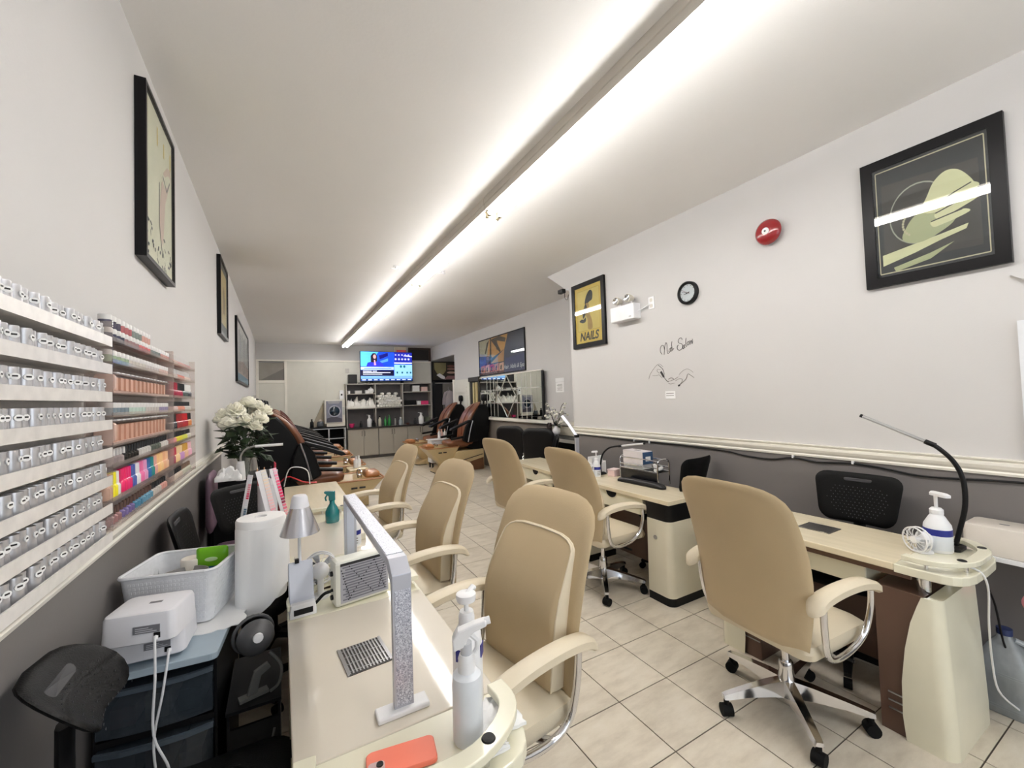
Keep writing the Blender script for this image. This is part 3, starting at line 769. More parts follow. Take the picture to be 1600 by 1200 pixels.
# salon decal
ink = M('decal_ink', (46, 42, 42), .6)
inkl = M('decal_ink_grey', (120, 116, 112), .6)
t = thing('wall_decal', 'black script Nail Salon lettering with two drawn hands on the right wall', 'decal', (XR - .0015, 2.59, 1.742))
def stroke(nm, pts, wd, mat, sm=4):
    """pts in photo pixel units of the decal crop, turned into wall metres"""
    P = [(-(x - 660) * .000598, (660 - y) * .000535 - .02, 0) for x, y in pts]
    # viewer's right is -y; use the wall tangent directly
    Q = cr([(a, b, 0) for a, b, c in P], sm)
    R = []
    for i, q in enumerate(Q):
        a, b = Vector(Q[max(i-1, 0)]), Vector(Q[min(i+1, len(Q)-1)]); d = (b - a).normalized(); n_ = Vector((-d.y, d.x, 0)) * wd
        q = Vector(q); l, r = q - n_, q + n_
        R.append([(-.0012, l.x, l.y), (-.0012, r.x, r.y), (0, r.x, r.y), (0, l.x, l.y)])
    obj(nm, G().rings(R), mat, t)
W1 = .0022
stroke('letter_n', [(460, 320), (432, 270), (435, 200), (470, 160), (500, 180), (510, 250), (500, 330), (512, 240), (530, 150), (548, 125), (562, 160), (560, 240), (565, 310), (590, 315)], W1, ink)
stroke('letter_a', [(628, 225), (604, 250), (594, 290), (606, 300), (626, 270), (632, 225), (626, 280), (640, 290)], W1, ink)
stroke('letter_i', [(648, 215), (640, 270), (652, 282), (662, 262)], W1, ink)
stroke('letter_l', [(660, 120), (652, 180), (660, 250), (672, 262), (690, 240)], W1, ink)
stroke('letter_s', [(846, 120), (830, 84), (795, 92), (772, 130), (785, 165), (825, 180), (848, 215), (835, 265), (795, 288), (755, 270), (750, 220), (775, 195)], W1, ink)
stroke('letter_a', [(880, 205), (858, 225), (850, 260), (862, 272), (880, 240), (884, 205), (882, 250), (894, 255)], W1, ink)
stroke('letter_l', [(916, 100), (905, 170), (908, 235), (925, 235)], W1, ink)
stroke('letter_o', [(950, 160), (930, 185), (936, 222), (958, 205), (958, 168), (948, 158)], W1, ink)
stroke('letter_n', [(975, 150), (978, 190), (976, 220), (985, 180), (1000, 155), (1008, 175), (1010, 205), (1022, 190), (1020, 130)], W1, ink)
stroke('hand_line', [(170, 740), (200, 660), (270, 570), (340, 505), (400, 485), (470, 540)], .0016, inkl)
stroke('hand_line', [(250, 680), (330, 685), (390, 680), (440, 740)], .0018, inkl)
stroke('hand_line', [(375, 500), (430, 550), (465, 590), (490, 680)], .0024, ink)
stroke('hand_line', [(390, 650), (350, 610), (360, 575), (420, 590)], .0016, inkl)
stroke('brush_handle', [(420, 620), (450, 675), (478, 722)], .011, ink, 2)
stroke('brush_line', [(478, 722), (520, 780), (560, 812)], .0026, ink)
stroke('hand_line', [(550, 800), (600, 795), (680, 770), (740, 735)], .002, inkl)
stroke('hand_line', [(560, 765), (620, 745), (670, 775)], .003, inkl)
stroke('hand_line', [(555, 830), (600, 850), (680, 835)], .0018, inkl)
stroke('hand_line', [(690, 800), (760, 770), (815, 780), (800, 830), (750, 880)], .0018, inkl)
stroke('hand_line', [(740, 890), (820, 830), (880, 780), (915, 700), (960, 720), (1020, 765)], .0022, inkl)
stroke('hand_line', [(760, 700), (830, 640), (900, 615), (960, 635), (1010, 680)], .0014, inkl)
stroke('nail_mark', [(738, 892), (765, 872)], .007, ink, 2)
t = thing('wall_sticker', 'tiny white printed sticker under the drawn hands', 'sticker', (XR - .002, 2.635, 1.52))
obj('sheet', G().box(-.001, .001, -.055, .055, -.035, .035), paper, t)
for z in (-.008, .012): obj('print_line', G().box(-.0016, -.001, -.04, .045, z, z + .005), inkl, t)
# cable pinned below the rail
cab = [(XR - .012, 4.08, 1.07)]
for (y, z) in ((3.5, 1.068), (3.1, 1.06), (2.9, 1.066), (2.4, 1.062), (2.1, 1.055), (1.95, 1.035), (1.75, 1.03), (1.6, 1.058), (1.45, 1.045), (1.25, 1.06), (1.1, 1.05), (.95, 1.03), (.8, 1.035), (.6, 1.05), (.3, 1.055)):
    cab.append((XR - .012, y, z))
tag(obj('wall_cable', G().tube(cab, .0055, 8, 4), black, smooth=True), 'thin black cable sagging along under the right chair rail', 'cable')
for k, y in enumerate((3.1, 2.9, 1.6, 1.25)):
    tag(obj('cable_clip', G().box(XR - .02, XR - .001, y - .006, y + .006, 1.056 if k > 1 else 1.052, 1.076), white, bevel=.002), 'tiny white clip pinning the black cable, ' + ('farthest clip of the four', 'second clip from the corner', 'third clip from the corner', 'nearest clip, above the black chair back')[k], 'cable clip', 'cable clips on the right wall')
# small camera at the corner
t = thing('security_camera', 'small black and white security camera at the wall corner near the ceiling', 'camera', (XR - .02, 4.12, 2.84))
obj('bracket', G().cyl((.02, 0, .02), (-.02, 0, .02), .012), white, t)
obj('camera_body', G().box(-.07, -.015, .0, .10, -.02, .03), black, t, bevel=.006)
obj('cable_loop', G().tube([(-.02, .02, -.02), (-.01, .03, -.08), (.01, .01, -.10), (.02, -.005, -.04)], .004, 6, 4), M('dark_wire', (70, 66, 60), .5), t)
# mirror of bevelled panels over the far counter
mirm = M('mirror_silver', (214, 218, 214), .015, metal=1.0, var=.0)
bevm = M('mirror_bevel', (226, 228, 222), .25, metal=.6, var=.02)
t = thing('wall_mirror', 'wide panelled mirror with a diamond centre on the far right wall', 'mirror', (XF - .036, 7.45, 1.13), math.radians(-1.5))
L, H = 1.36, .87
obj('backing', G().prism([(-.012, -L), (-.012, L), (-.002, L), (.034, -L)], 0, H), darkgrey, t)
ycols = [-1.36, -.98, -.80, -.62, -.44, .44, .62, .80, .98, 1.36]
for a, b in zip(ycols[:-1], ycols[1:]):
    for z0, z1 in ((0, .30), (.30, .58), (.58, H)):
        obj('mirror_panel', G().box(-.016, -.012, a + .003, b - .003, z0 + .003, z1 - .003), mirm, t)
for y in ycols[1:-1]:
    obj('bevel_strip', G().prism([(-.016, -.010), (-.022, 0), (-.016, .010)], 0, H, 'z').xf(Matrix.Translation((0, y, 0))), bevm, t)
for z in (.30, .58):
    obj('bevel_strip', G().box(-.02, -.016, -1.3, 1.3, z - .007, z + .007), bevm, t)
dm = [(0, .86), (.40, .43), (0, 0), (-.40, .43)]
for a, b in zip(dm, dm[1:] + dm[:1]):
    obj('diamond_strip', G().tube([(-.02, a[0], a[1]), (-.02, b[0], b[1])], .010, 4), bevm, t)
obj('frame', G().box(-.025, 0, -L - .03, -L, 0, H), darkgrey, t)
obj('frame', G().box(-.025, 0, -L - .03, L + .03, H, H + .02), trimm, t)
# narrow slot with pale uprights left of the mirror
t = thing('wall_rack', 'narrow dark wall niche with two cream uprights left of the mirror', 'niche', (XF, 9.1, 1.0))
obj('back_board', G().box(-.02, 0, -.26, .30, 0, 1.02), M('niche_dark', (40, 36, 28), .6), t)
for y in (-.12, .04): obj('upright', G().box(-.05, -.02, y - .035, y + .035, .02, .92), M('cream_upright', (206, 190, 140), .5), t)
obj('head_rail', G().box(-.06, 0, -.28, .32, .95, 1.05), M('niche_dark2', (58, 50, 40), .5), t)
# paper notice
t = thing('paper_notice', 'white printed notice taped to the far right wall', 'notice', (XF, 5.675, 1.60))
obj('sheet', G().box(-.003, -.001, -.115, .115, 0, .17), paper, t)
obj('top_sheet', G().box(-.004, -.001, -.12, .12, .175, .24), paper, t)
for k in range(6): obj('print_line', G().box(-.0036, -.003, -.07, .08 - .02*(k % 2), .03 + .02*k, .036 + .02*k), inkl, t)
# ================================================================ polish racks on the left wall
ORD = ['first', 'second', 'third', 'fourth', 'fifth', 'sixth', 'seventh', 'eighth', 'ninth', 'tenth', 'eleventh', 'twelfth', 'thirteenth', 'fourteenth', 'fifteenth', 'sixteenth', 'seventeenth', 'eighteenth', 'nineteenth', 'twentieth', 'twenty-first', 'twenty-second', 'twenty-third', 'twenty-fourth', 'twenty-fifth', 'twenty-sixth']
acry = glassy('clear_acrylic', (236, 228, 224), .13, .08, .8)
acryw = M('white_acrylic_lip', (228, 224, 220), .3, var=.08, scale=25)
silver = M('silver_jar', (208, 207, 210), .3, metal=.6, var=.10, scale=40)
RX0, RX1 = XL + .002, XL + .072
# rack 1: white lips, silver jars
t = thing('polish_rack', 'eight tier white acrylic wall rack of silver dip powder jars', 'display rack', (XL, 1.3, 1.17))
R1Z = [1.752 - .0855 * i for i in range(8)]
obj('back_panel', G().box(.001, .004, -.35, .43, -.02, .66), acryw, t)
for z in R1Z:
    sh = obj('shelf', G().box(.004, .07, -.35, .43, z - 1.17 - .004, z - 1.17), acryw, t)
    obj('shelf_lip', G().box(.068, .072, -.35, .43, z - 1.17 - .006, z - 1.17 + .024), acryw, sh)
def jar():
    r = thing('powder_jar', '', 'jar', (0, 0, 0))
    obj('jar_body', G().lathe([(0, 0), (.0165, 0), (.0165, .006), (.0132, .056), (.0136, .060), (.0132, .0635), (0, .0635)], 12), silver, r, smooth=True)
    obj('jar_label', G().prism(circ(0, .044, .009, 10, .007), .0126, .0148, 'x'), paper, r)
    obj('label_print', G().box(.0148, .0152, -.0045, .0045, .043, .0465), pblack, r)
    return r
row_word = ['top', 'second', 'third', 'fourth', 'fifth', 'sixth', 'seventh', 'bottom']
proto = jar(); first = True
random.seed(11)
for i, z in enumerate(R1Z):
    for k in range(17):
        y = 1.135 + .0355 * k + random.uniform(-.003, .003)
        lab = 'silver powder jar on the %s shelf of the white rack, %s from the right' % (row_word[i], ORD[16 - k])
        loc = (XL + .044 + random.uniform(-.004, .006), y, z)
        if i == 0 and k == 0: continue
        if first:
            proto.location = loc; proto['label'] = lab; proto['group'] = 'silver dip powder jars'; first = False
        else: dup(proto, loc, random.uniform(-.9, .3), lab, 'silver dip powder jars')
# racks 2 and 3: clear
R2Z = [1.774, 1.703, 1.604, 1.532, 1.437, 1.370, 1.265, 1.179]
def clear_rack(y0, y1, label):
    t = thing('polish_rack', label, 'display rack', (XL, y0, 1.17))
    L = y1 - y0
    obj('back_panel', G().box(.001, .004, 0, L, 0, .655), acry, t)
    for z in R2Z:
        sh = obj('shelf', G().box(.004, .066, 0, L, z - 1.17 - .004, z - 1.17), acry, t)
        obj('shelf_lip', G().box(.064, .067, 0, L, z - 1.17 - .004, z - 1.17 + .009), acry, sh)
    for y in (0, L - .004): obj('side_panel', G().box(.004, .066, y, y + .004, 0, .66), acry, t)
clear_rack(1.755, 2.60, 'clear acrylic wall rack of mixed polish beside the silver jar rack')
clear_rack(2.615, 3.20, 'clear acrylic wall rack of polish farthest along the left wall')
BOT = {}
def bottle_mesh(kind, c1, c2):
    """thing with body and cap; one prototype for each kind and pair of colours"""
    key = (kind, c1, c2)
    if key in BOT: return BOT[key], False
    r = thing({'jar': 'gel_jar', 'pol': 'polish_bottle', 'tall': 'polish_bottle'}[kind], '', {'jar': 'jar', 'pol': 'bottle', 'tall': 'bottle'}[kind])
    m1 = M('polish_%d_%d_%d' % c1, c1, .25, coat=.4); m2 = M('cap_%d_%d_%d' % c2, c2, .35)
    if kind == 'jar':
        obj('jar_body', G().lathe([(0, 0), (.016, 0), (.017, .004), (.017, .024), (0, .024)], 12), m1, r, smooth=True)
        obj('cap', G().lathe([(0, .024), (.0175, .024), (.0175, .039), (.016, .041), (0, .041)], 12), m2, r, smooth=True)
    elif kind == 'pol':
        obj('bottle_body', G().lathe([(0, 0), (.0125, 0), (.013, .003), (.013, .02), (.007, .026), (0, .026)], 12), m1, r, smooth=True)
        obj('cap', G().lathe([(0, .026), (.0065, .026), (.0058, .05), (0, .05)], 10), m2, r, smooth=True)
    else:
        obj('bottle_body', G().lathe([(0, 0), (.0145, 0), (.015, .003), (.015, .032), (.0095, .040), (0, .040)], 12), m1, r, smooth=True)
        obj('cap', G().lathe([(0, .040), (.0105, .040), (.0095, .078), (0, .080)], 10), m2, r, smooth=True)
    BOT[key] = r
    return r, True
def put(kind, c1, c2, loc, label, group):
    r, new = bottle_mesh(kind, c1, c2)
    if new:
        r.location = loc; r['label'] = label; r['group'] = group
    else: dup(r, loc, 0, label, group)
SIL, BLK, WHT = (204, 202, 200), (26, 24, 26), (232, 230, 228)
def row(ri, y0, y1, pitch, kind, cols, caps, desc, dz=0.0):
    n = int((y1 - y0) / pitch)
    for k in range(n):
        c1 = cols[k * len(cols) // n] if len(cols) < n else cols[k % len(cols)]
        c2 = caps if isinstance(caps, tuple) else caps[k * len(caps) // n]
        put(kind, c1, c2, (XL + .040, y0 + pitch * (k + .5) + random.uniform(-.002, .002), R2Z[ri] + dz), desc + ', ' + ORD[k] + ' from left', desc.split(' on the ')[0] + ' in the clear racks')
A, B_ = 1.765, 2.59
C, D_ = 2.625, 3.19
mid = 'nearer clear rack'; far_ = 'farther clear rack'
row(0, A, B_, .041, 'jar', [(60, 62, 84), (150, 120, 120), (196, 110, 110), (120, 130, 122), (198, 150, 140)], SIL, 'silver lidded gel jar on the top shelf of the ' + mid)
row(0, A, A + .5, .041, 'jar', [(70, 66, 84), (168, 96, 100), (128, 136, 130), (206, 160, 148)], SIL, 'upper stacked gel jar on the top shelf of the ' + mid, .041)
row(1, A, B_, .042, 'jar', [(150, 168, 140), (206, 200, 190), (196, 188, 186), (206, 178, 168)], SIL, 'pale gel jar on the second shelf of the ' + mid)
row(3, A, B_, .042, 'jar', [(120, 136, 146), (186, 206, 196), (196, 190, 186), (150, 140, 170)], SIL, 'grey green gel jar on the fourth shelf of the ' + mid)
row(5, A, B_, .034, 'pol', [(150, 138, 138), (24, 24, 26), (206, 204, 200), (90, 98, 90), (206, 202, 198)], [SIL, BLK, BLK, BLK], 'dark capped bottle on the sixth shelf of the ' + mid)
tallc = [(222, 178, 150), (236, 226, 40), (232, 228, 226), (226, 30, 100), (222, 40, 110), (70, 90, 160), (228, 226, 230), (222, 110, 160), (216, 150, 190), (40, 100, 160), (30, 130, 130), (216, 160, 150), (236, 190, 130), (236, 196, 140), (226, 170, 130), (230, 186, 150)]
tn = ['peach', 'yellow', 'clear', 'magenta', 'hot pink', 'blue', 'white', 'rose pink', 'pale pink', 'deep blue', 'teal', 'dusty pink', 'apricot', 'pale apricot', 'tan', 'sand']
n = len(tallc)
for k in range(n):
    for q in range(2 if k not in (2,) else 1):
        y = A + (B_ - A) * (k + .27 + .48 * q) / n
        put('tall', tallc[k], tallc[k], (XL + .038, y, R2Z[6]), ('near ', 'far ')[q] + 'one of two ' + tn[k] + ' bottles on the seventh shelf of the ' + mid, 'bright polish bottles in the clear racks')
row(7, A, B_, .036, 'pol', [(150, 110, 110), (110, 96, 150), (72, 130, 160), (96, 150, 176), (196, 190, 182), (206, 150, 140)], [(86, 60, 52), (86, 60, 52), BLK], 'brown capped bottle on the bottom shelf of the ' + mid)
row(0, C, D_, .036, 'pol', [(222, 196, 186), (214, 170, 166), (196, 150, 150)], SIL, 'pale polish bottle on the top shelf of the ' + far_)
row(1, C, D_, .036, 'pol', [(206, 196, 190), (216, 140, 130), (230, 210, 200)], SIL, 'pink polish bottle on the second shelf of the ' + far_)
row(2, C, D_, .037, 'tall', [(150, 24, 50), (160, 30, 56), (60, 70, 60), (40, 40, 44)], [(150, 24, 50), BLK, WHT], 'wine red bottle on the third shelf of the ' + far_)
row(3, C, D_, .036, 'pol', [(222, 200, 196), (230, 160, 140), (206, 204, 200)], BLK, 'small pale bottle on the fourth shelf of the ' + far_)
row(4, C, D_, .037, 'tall', [(30, 26, 34), (150, 24, 30), (170, 20, 30), (200, 120, 60)], [BLK, (150, 24, 30), (180, 24, 34), BLK], 'bright red bottle on the fifth shelf of the ' + far_)
row(5, C, D_, .036, 'pol', [(226, 150, 150), (230, 220, 80), (214, 220, 96), (226, 222, 210)], BLK, 'yellow polish bottle on the sixth shelf of the ' + far_)
row(6, C, D_, .037, 'tall', [(150, 60, 80), (236, 200, 150), (190, 140, 190), (226, 180, 150), (226, 170, 190)], [(190, 60, 80), (236, 206, 160), (200, 150, 60), (226, 180, 190)], 'pink lilac bottle on the seventh shelf of the ' + far_)
row(7, C, D_, .036, 'pol', [(206, 190, 176), (196, 196, 180)], [BLK, (120, 96, 80)], 'small beige bottle on the bottom shelf of the ' + far_)
# long clear boxes of nude nail tips
tipm = M('nude_tips', (204, 160, 138), .35); tipe = M('tip_box_pink', (222, 190, 176), .3)
for ri, hh, w_ in ((2, .062, 'third'), (4, .072, 'fifth')):
    t = thing('nail_tip_box', 'long clear box of nude nail tips on the %s shelf of the nearer clear rack' % w_, 'box', (XL + .01, A + .03, R2Z[ri]), 0, 'boxes of nail tips')
    L = B_ - A - .06
    obj('box_tray', G().box(.0, .048, 0, L, 0, .008), tipe, t)
    obj('box_end', G().prism(rrect(.0, .05, .008, hh, .012), 0, .02, 'y'), tipe, t)
    n = 26
    for k in range(n):
        obj('tip_column', G().box(.002, .044 - .004 * (k % 2), .03 + (L - .06) * k / n, .03 + (L - .06) * (k + .7) / n, .008, hh * .86), tipm, t)
    obj('box_lid', G().box(.0, .05, 0, L, hh, hh + .004), acry, t)
    for k in range(14):
        obj('lid_tab', G().box(.02, .049, .03 + (L - .05) * k / 14, .03 + (L - .05) * (k + .6) / 14, hh + .004, hh + .008), white, t)
# ================================================================ things on the left desks
def pump_bottle(name, label, loc, rz, h=.24, r=.036, band=(30, 40, 130), bandz=(.45, .62), label_mat=True):
    t = thing(name, label, 'bottle', loc, rz)
    bh = h * .62
    obj('bottle_body', G().lathe([(0, 0), (r*.95, 0), (r, .006), (r, bh*.62), (r*.96, bh*.72), (r*.6, bh*.92), (r*.42, bh), (0, bh)], 22), white, t, smooth=True)
    z0, z1 = bh * bandz[0], bh * bandz[1]
    if band: obj('blue_band', G().lathe([(r*.9, z0), (r*1.015, z0), (r*1.015, z1), (r*.9, z1)], 22), M('label_blue', band, .4), t, smooth=30)
    obj('paper_label', G().lathe([(r*.9, bh*.08), (r*1.012, bh*.08), (r*1.012, z0 - .002), (r*.9, z0 - .002)], 22), M('label_white', (222, 226, 232), .5), t, smooth=30)
    for k in range(3): obj('print_line', G().box(-r*.45, r*.4, -r*1.03, -r*1.0, bh*(.14 + .09*k), bh*(.17 + .09*k)), inkl, t)
    obj('collar', G().lathe([(0, bh), (r*.5, bh), (r*.5, bh + h*.07), (r*.36, bh + h*.1), (0, bh + h*.1)], 18), white, t, smooth=30)
    obj('pump_stem', G().cyl((0, 0, bh + h*.08), (0, 0, h*.93), r*.14, n=10), white, t, smooth=True)
    hd = obj('pump_head', G().rings([[(x, y, z) for x, y in rrect(-r*1.25, r*.42, -r*.3, r*.3, r*.2)] for z in (h*.925, h*.965)] + [[(x*.8, y*.6, h*.99) for x, y in rrect(-r*1.25, r*.42, -r*.3, r*.3, r*.2)]]), white, t, smooth=40)
    return t
# LED arch lamp covered in silver glitter
glit = bpy.data.materials.new('silver_glitter'); glit.use_nodes = True
nt = glit.node_tree; b = nt.nodes['Principled BSDF']
vo = nt.nodes.new('ShaderNodeTexVoronoi'); vo.inputs['Scale'].default_value = 420
tcn = nt.nodes.new('ShaderNodeTexCoord'); nt.links.new(tcn.outputs['Object'], vo.inputs['Vector'])
rp = nt.nodes.new('ShaderNodeValToRGB'); rp.color_ramp.elements[0].color = (*lin((120, 124, 146)), 1); rp.color_ramp.elements[1].color = (*lin((238, 240, 248)), 1)
nt.links.new(vo.outputs['Color'], rp.inputs[0]); nt.links.new(rp.outputs[0], b.inputs['Base Color']); b.inputs['Roughness'].default_value = .35; b.inputs['Metallic'].default_value = .35
lampgrey = M('lamp_grey_edge', (188, 190, 200), .35, metal=.3)
led = M('led_diffuser_off', (206, 212, 226), .3)
t = thing('led_arch_lamp', 'tall silver glitter LED arch lamp bridging the near white desk', 'lamp', (.265, 1.095, .76))
HZ, LY = .375, .90
obj('base_plate', G().box(-.068, .062, -.026, .022, 0, .014), white, t, bevel=.004)
obj('upright', G().box(-.024, .024, -.010, .010, .014, HZ - .03), lampgrey, t)
obj('glitter_face', G().box(-.019, .022, -.0115, -.010, .02, HZ - .07), glit, t)
obj('bevel_corner', G().prism([(-.010, HZ - .07), (-.0115, HZ - .03), (.03, HZ), (.05, HZ), (.05, HZ - .02), (.010, HZ - .055)], -.025, .025, 'x'), lampgrey, t, bevel=.002)
obj('top_bar', G().box(-.025, .025, .045, LY + .01, HZ - .022, HZ), lampgrey, t, bevel=.002)
obj('glitter_top', G().box(-.022, .022, .06, LY, HZ, HZ + .0015), glit, t)
obj('light_strip', G().box(-.016, .016, .07, LY - .03, HZ - .0245, HZ - .022), led, t)
obj('far_upright', G().box(-.025, .025, LY - .008, LY + .012, .014, HZ - .02), lampgrey, t)
obj('light_strip', G().box(-.015, .015, LY - .0105, LY - .008, .05, HZ - .05), led, t)
obj('far_base', G().box(-.06, .06, LY - .02, LY + .03, 0, .014), white, t, bevel=.004)
# metal grille let into the near desk, and one in the right desk
def grille(label, c, rz, w_, l_):
    t = thing('desk_vent_grille', label, 'vent grille', (c[0], c[1], .7602), rz)
    obj('grille_pan', G().box(-w_/2, w_/2, -l_/2, l_/2, 0, .0015), M('grille_dark', (66, 62, 58), .5), t)
    n = 13
    for k in range(n):
        x = -w_/2 + w_ * (k + .5) / n
        obj('slat', G().box(x - w_/n*.24, x + w_/n*.24, -l_/2 + .004, l_/2 - .004, .0015, .004), steel, t)
    for s in (-1, 1):
        obj('grille_edge', G().box(s*w_/2 - .003, s*w_/2 + .003, -l_/2, l_/2, 0, .004), steel, t)
    for k in range(4):
        y = -l_/2 + l_ * (k + .5) / 4
        obj('cross_bar', G().box(-w_/2, w_/2, y - .002, y + .002, .001, .003), steel, t)
grille('square metal dust grille set in the near white desk top', (.219, 1.384), math.radians(5), .128, .152)
grille('metal dust grille set in the right front desk top', (2.62, 1.22), 0, .13, .16)
# orange phone
orm = M('orange_silicone', (238, 126, 102), .5)
t = thing('phone', 'orange cased phone with two cameras lying in the front tray', 'phone', (.222, .945, .7602), math.radians(-9))
obj('case', G().rings([[(x, y, z) for x, y in rrect(-.074 + e, .074 - e, -.036 + e, .036 - e, .012)] for z, e in ((0, .002), (.002, 0), (.009, 0), (.0115, .002))]), orm, t, smooth=40)
cmb = obj('camera_bump', G().prism(rrect(-.070, -.036, -.032, .002, .008), .0115, .0135), M('phone_pink', (206, 176, 176), .3), t)
for (x, y) in ((-.060, -.022), (-.046, -.008)):
    obj('lens_ring', G().lathe([(0, .0135), (.0075, .0135), (.007, .016), (0, .0155)], 16, (x, y, 0)), black, cmb, smooth=True)
obj('flash_dot', G().lathe([(0, .0135), (.003, .0135), (.003, .0142), (0, .0142)], 10, (-.046, -.024, 0)), paper, cmb)
# spray bottle
t = thing('spray_bottle', 'white trigger spray bottle on the near desk edge', 'bottle', (.372, .925, .759), math.radians(-20))
fros = M('frosted_bottle', (222, 226, 232), .3)
obj('bottle_body', G().lathe([(0, 0), (.033, 0), (.035, .004), (.035, .135), (.033, .148), (.022, .156), (.0, .156)], 24), fros, t, smooth=True)
obj('threaded_neck', G().lathe([(0, .150), (.021, .150), (.020, .16), (.0205, .165), (.0195, .17), (.02, .175), (.019, .18), (.0195, .185), (.016, .195), (.0, .195)], 20), white, t, smooth=True)
obj('trigger_collar', G().lathe([(0, .19), (.0135, .19), (.0135, .22), (0, .22)], 16), M('collar_grey', (196, 198, 204), .4), t, smooth=True)
hd = obj('spray_head', G().prism([(-.030, .205), (-.032, .232), (-.018, .252), (.02, .264), (.048, .270), (.05, .256), (.022, .246), (.004, .232), (-.002, .214), (-.016, .210)], -.0125, .0125, 'y'), white, t, bevel=.004)
obj('nozzle', G().cyl((.045, 0, .263), (.058, 0, .266), .009, n=10), white, hd, smooth=True)
obj('trigger', G().tube([(.012, 0, .236), (.026, 0, .222), (.026, 0, .205), (.02, 0, .195)], .006, 8), white, hd, smooth=True)
# pump bottle behind it with blue side panels
t = thing('pump_bottle', 'tall white pump bottle with blue side marks behind the spray bottle', 'bottle', (.42, 1.035, .76), math.radians(30))
obj('bottle_body', G().lathe([(0, 0), (.037, 0), (.039, .005), (.039, .15), (.036, .175), (.02, .2), (.0, .2)], 24), white, t, smooth=True)
for a in (-.9, .9):
    obj('blue_panel', G().box(.0375, .0398, -.013, .013, .12, .15).xf(Matrix.Rotation(-PI/2 + a - .5, 4, 'Z')), M('label_blue', (30, 40, 130), .4), t)
obj('collar', G().lathe([(0, .195), (.021, .195), (.021, .218), (.018, .232), (0, .232)], 20), white, t, smooth=True)
obj('pump_stem', G().cyl((0, 0, .23), (0, 0, .262), .006), white, t, smooth=True)
obj('pump_head', G().lathe([(0, .256), (.024, .258), (.026, .264), (.026, .276), (.02, .279), (0, .279)], 22), white, t, smooth=30)
obj('pump_spout', G().tube([(.0, 0, .272), (.03, .0, .282), (.036, 0, .276)], .007, 8), white, t, smooth=True)
# tissue in the tray
def crumple(name, label, cat, loc, sx, sy, sz, seed, mat, nx=10):
    random.seed(seed)
    g = G(); n = nx; vs = []; fs = []
    H = [[random.uniform(0, 1) * (1 if 0 < i < n and 0 < j < n else .15) for j in range(n + 1)] for i in range(n + 1)]
    top = [(sx*(i/n - .5) + random.uniform(-.3, .3)*sx/n, sy*(j/n - .5) + random.uniform(-.3, .3)*sy/n, sz*(.35 + .65*H[i][j])*(1 - .6*max(abs(i/n - .5), abs(j/n - .5))*2 + .2)) for i in range(n + 1) for j in range(n + 1)]
    N = (n + 1) ** 2
    bot = [(x, y, 0) for x, y, z in top]
    for i in range(n):
        for j in range(n):
            a = i*(n+1) + j
            fs.append((a, a+1, a+n+2, a+n+1)); fs.append((N+a, N+a+n+1, N+a+n+2, N+a+1))
    edge = [i for i in range(n)] + [j*(n+1) + n for j in range(n)] + [N - 1 - i for i in range(n)] + [(n - j)*(n+1) for j in range(n)]
    for k in range(len(edge)):
        a, b_ = edge[k], edge[(k+1) % len(edge)]
        fs.append((a, N+a, N+b_, b_))
    g.add(top + bot, fs)
    return tag(obj(name, g, mat, None, smooth=60, loc=loc), label, cat)
crumple('tissue', 'crumpled white tissue in the front tray beside the spray bottle', 'tissue', (.445, .945, .7605), .12, .11, .035, 4, paper)
crumple('tissue', 'white tissue tucked under the front tray rail', 'tissue', (.36, .862, .7605), .16, .03, .02, 9, paper)
tag(obj('nail_clip', G().box(.190, .210, .836, .852, .806, .822), M('clip_grey', (196, 190, 186), .4), bevel=.003), 'tiny grey clip on the front tray rail by the phone', 'clip')
# dust collector
t = thing('dust_collector', 'white nail dust collector box with slotted grey grille', 'dust collector', (.275, 1.79, .76), math.radians(10))
obj('case', G().box(-.108, .108, -.028, .045, 0, .175), M('collector_white', (232, 232, 222), .35), t, bevel=.014)
gr = obj('grille_plate', G().box(-.088, .100, -.030, -.028, .014, .160), M('grille_grey', (176, 176, 184), .4), t)
obj('filter_edge', G().box(-.088, .100, -.031, -.0295, .155, .165), darkgrey, t)
for k in range(13):
    z = .024 + .0102 * k
    obj('slot', G().box(-.080 + .01*(k % 2), .092, -.0325, -.030, z, z + .004), M('slot_shade', (120, 120, 130), .5), gr)
zz = [(-.08, .14), (-.045, .03), (-.02, .14), (.06, .03), (.085, .15), (.04, .03), (.06, .15), (-.05, .03)]
for a, b_ in (((-.055, .15), (.035, .03)), ((.04, .15), (-.06, .025)), ((.045, .15), (.085, .03)), ((-.085, .14), (-.055, .03)), ((.09, .15), (.06, .04))):
    for k in range(11):
        q = k / 10
        obj('dot', G().box(a[0] + (b_[0]-a[0])*q - .002, a[0] + (b_[0]-a[0])*q + .002, -.0335, -.032, a[1] + (b_[1]-a[1])*q - .002, a[1] + (b_[1]-a[1])*q + .002), black, gr)
for z, r in ((.035, .010), (.062, .006), (.125, .010)):
    obj('knob', G().lathe([(0, 0), (r, 0), (r*.9, -.008), (0, -.008)], 14, (-.108, .005, z), 'x'), black, t, smooth=True)
obj('side_tab', G().box(.108, .114, -.01, .01, .05, .13), white, t)
obj('power_lead', G().tube([(-.116, .005, .06), (-.14, .01, .055), (-.17, .03, .02), (-.2, .06, .006)], .006, 8, 4), black, t, smooth=True)
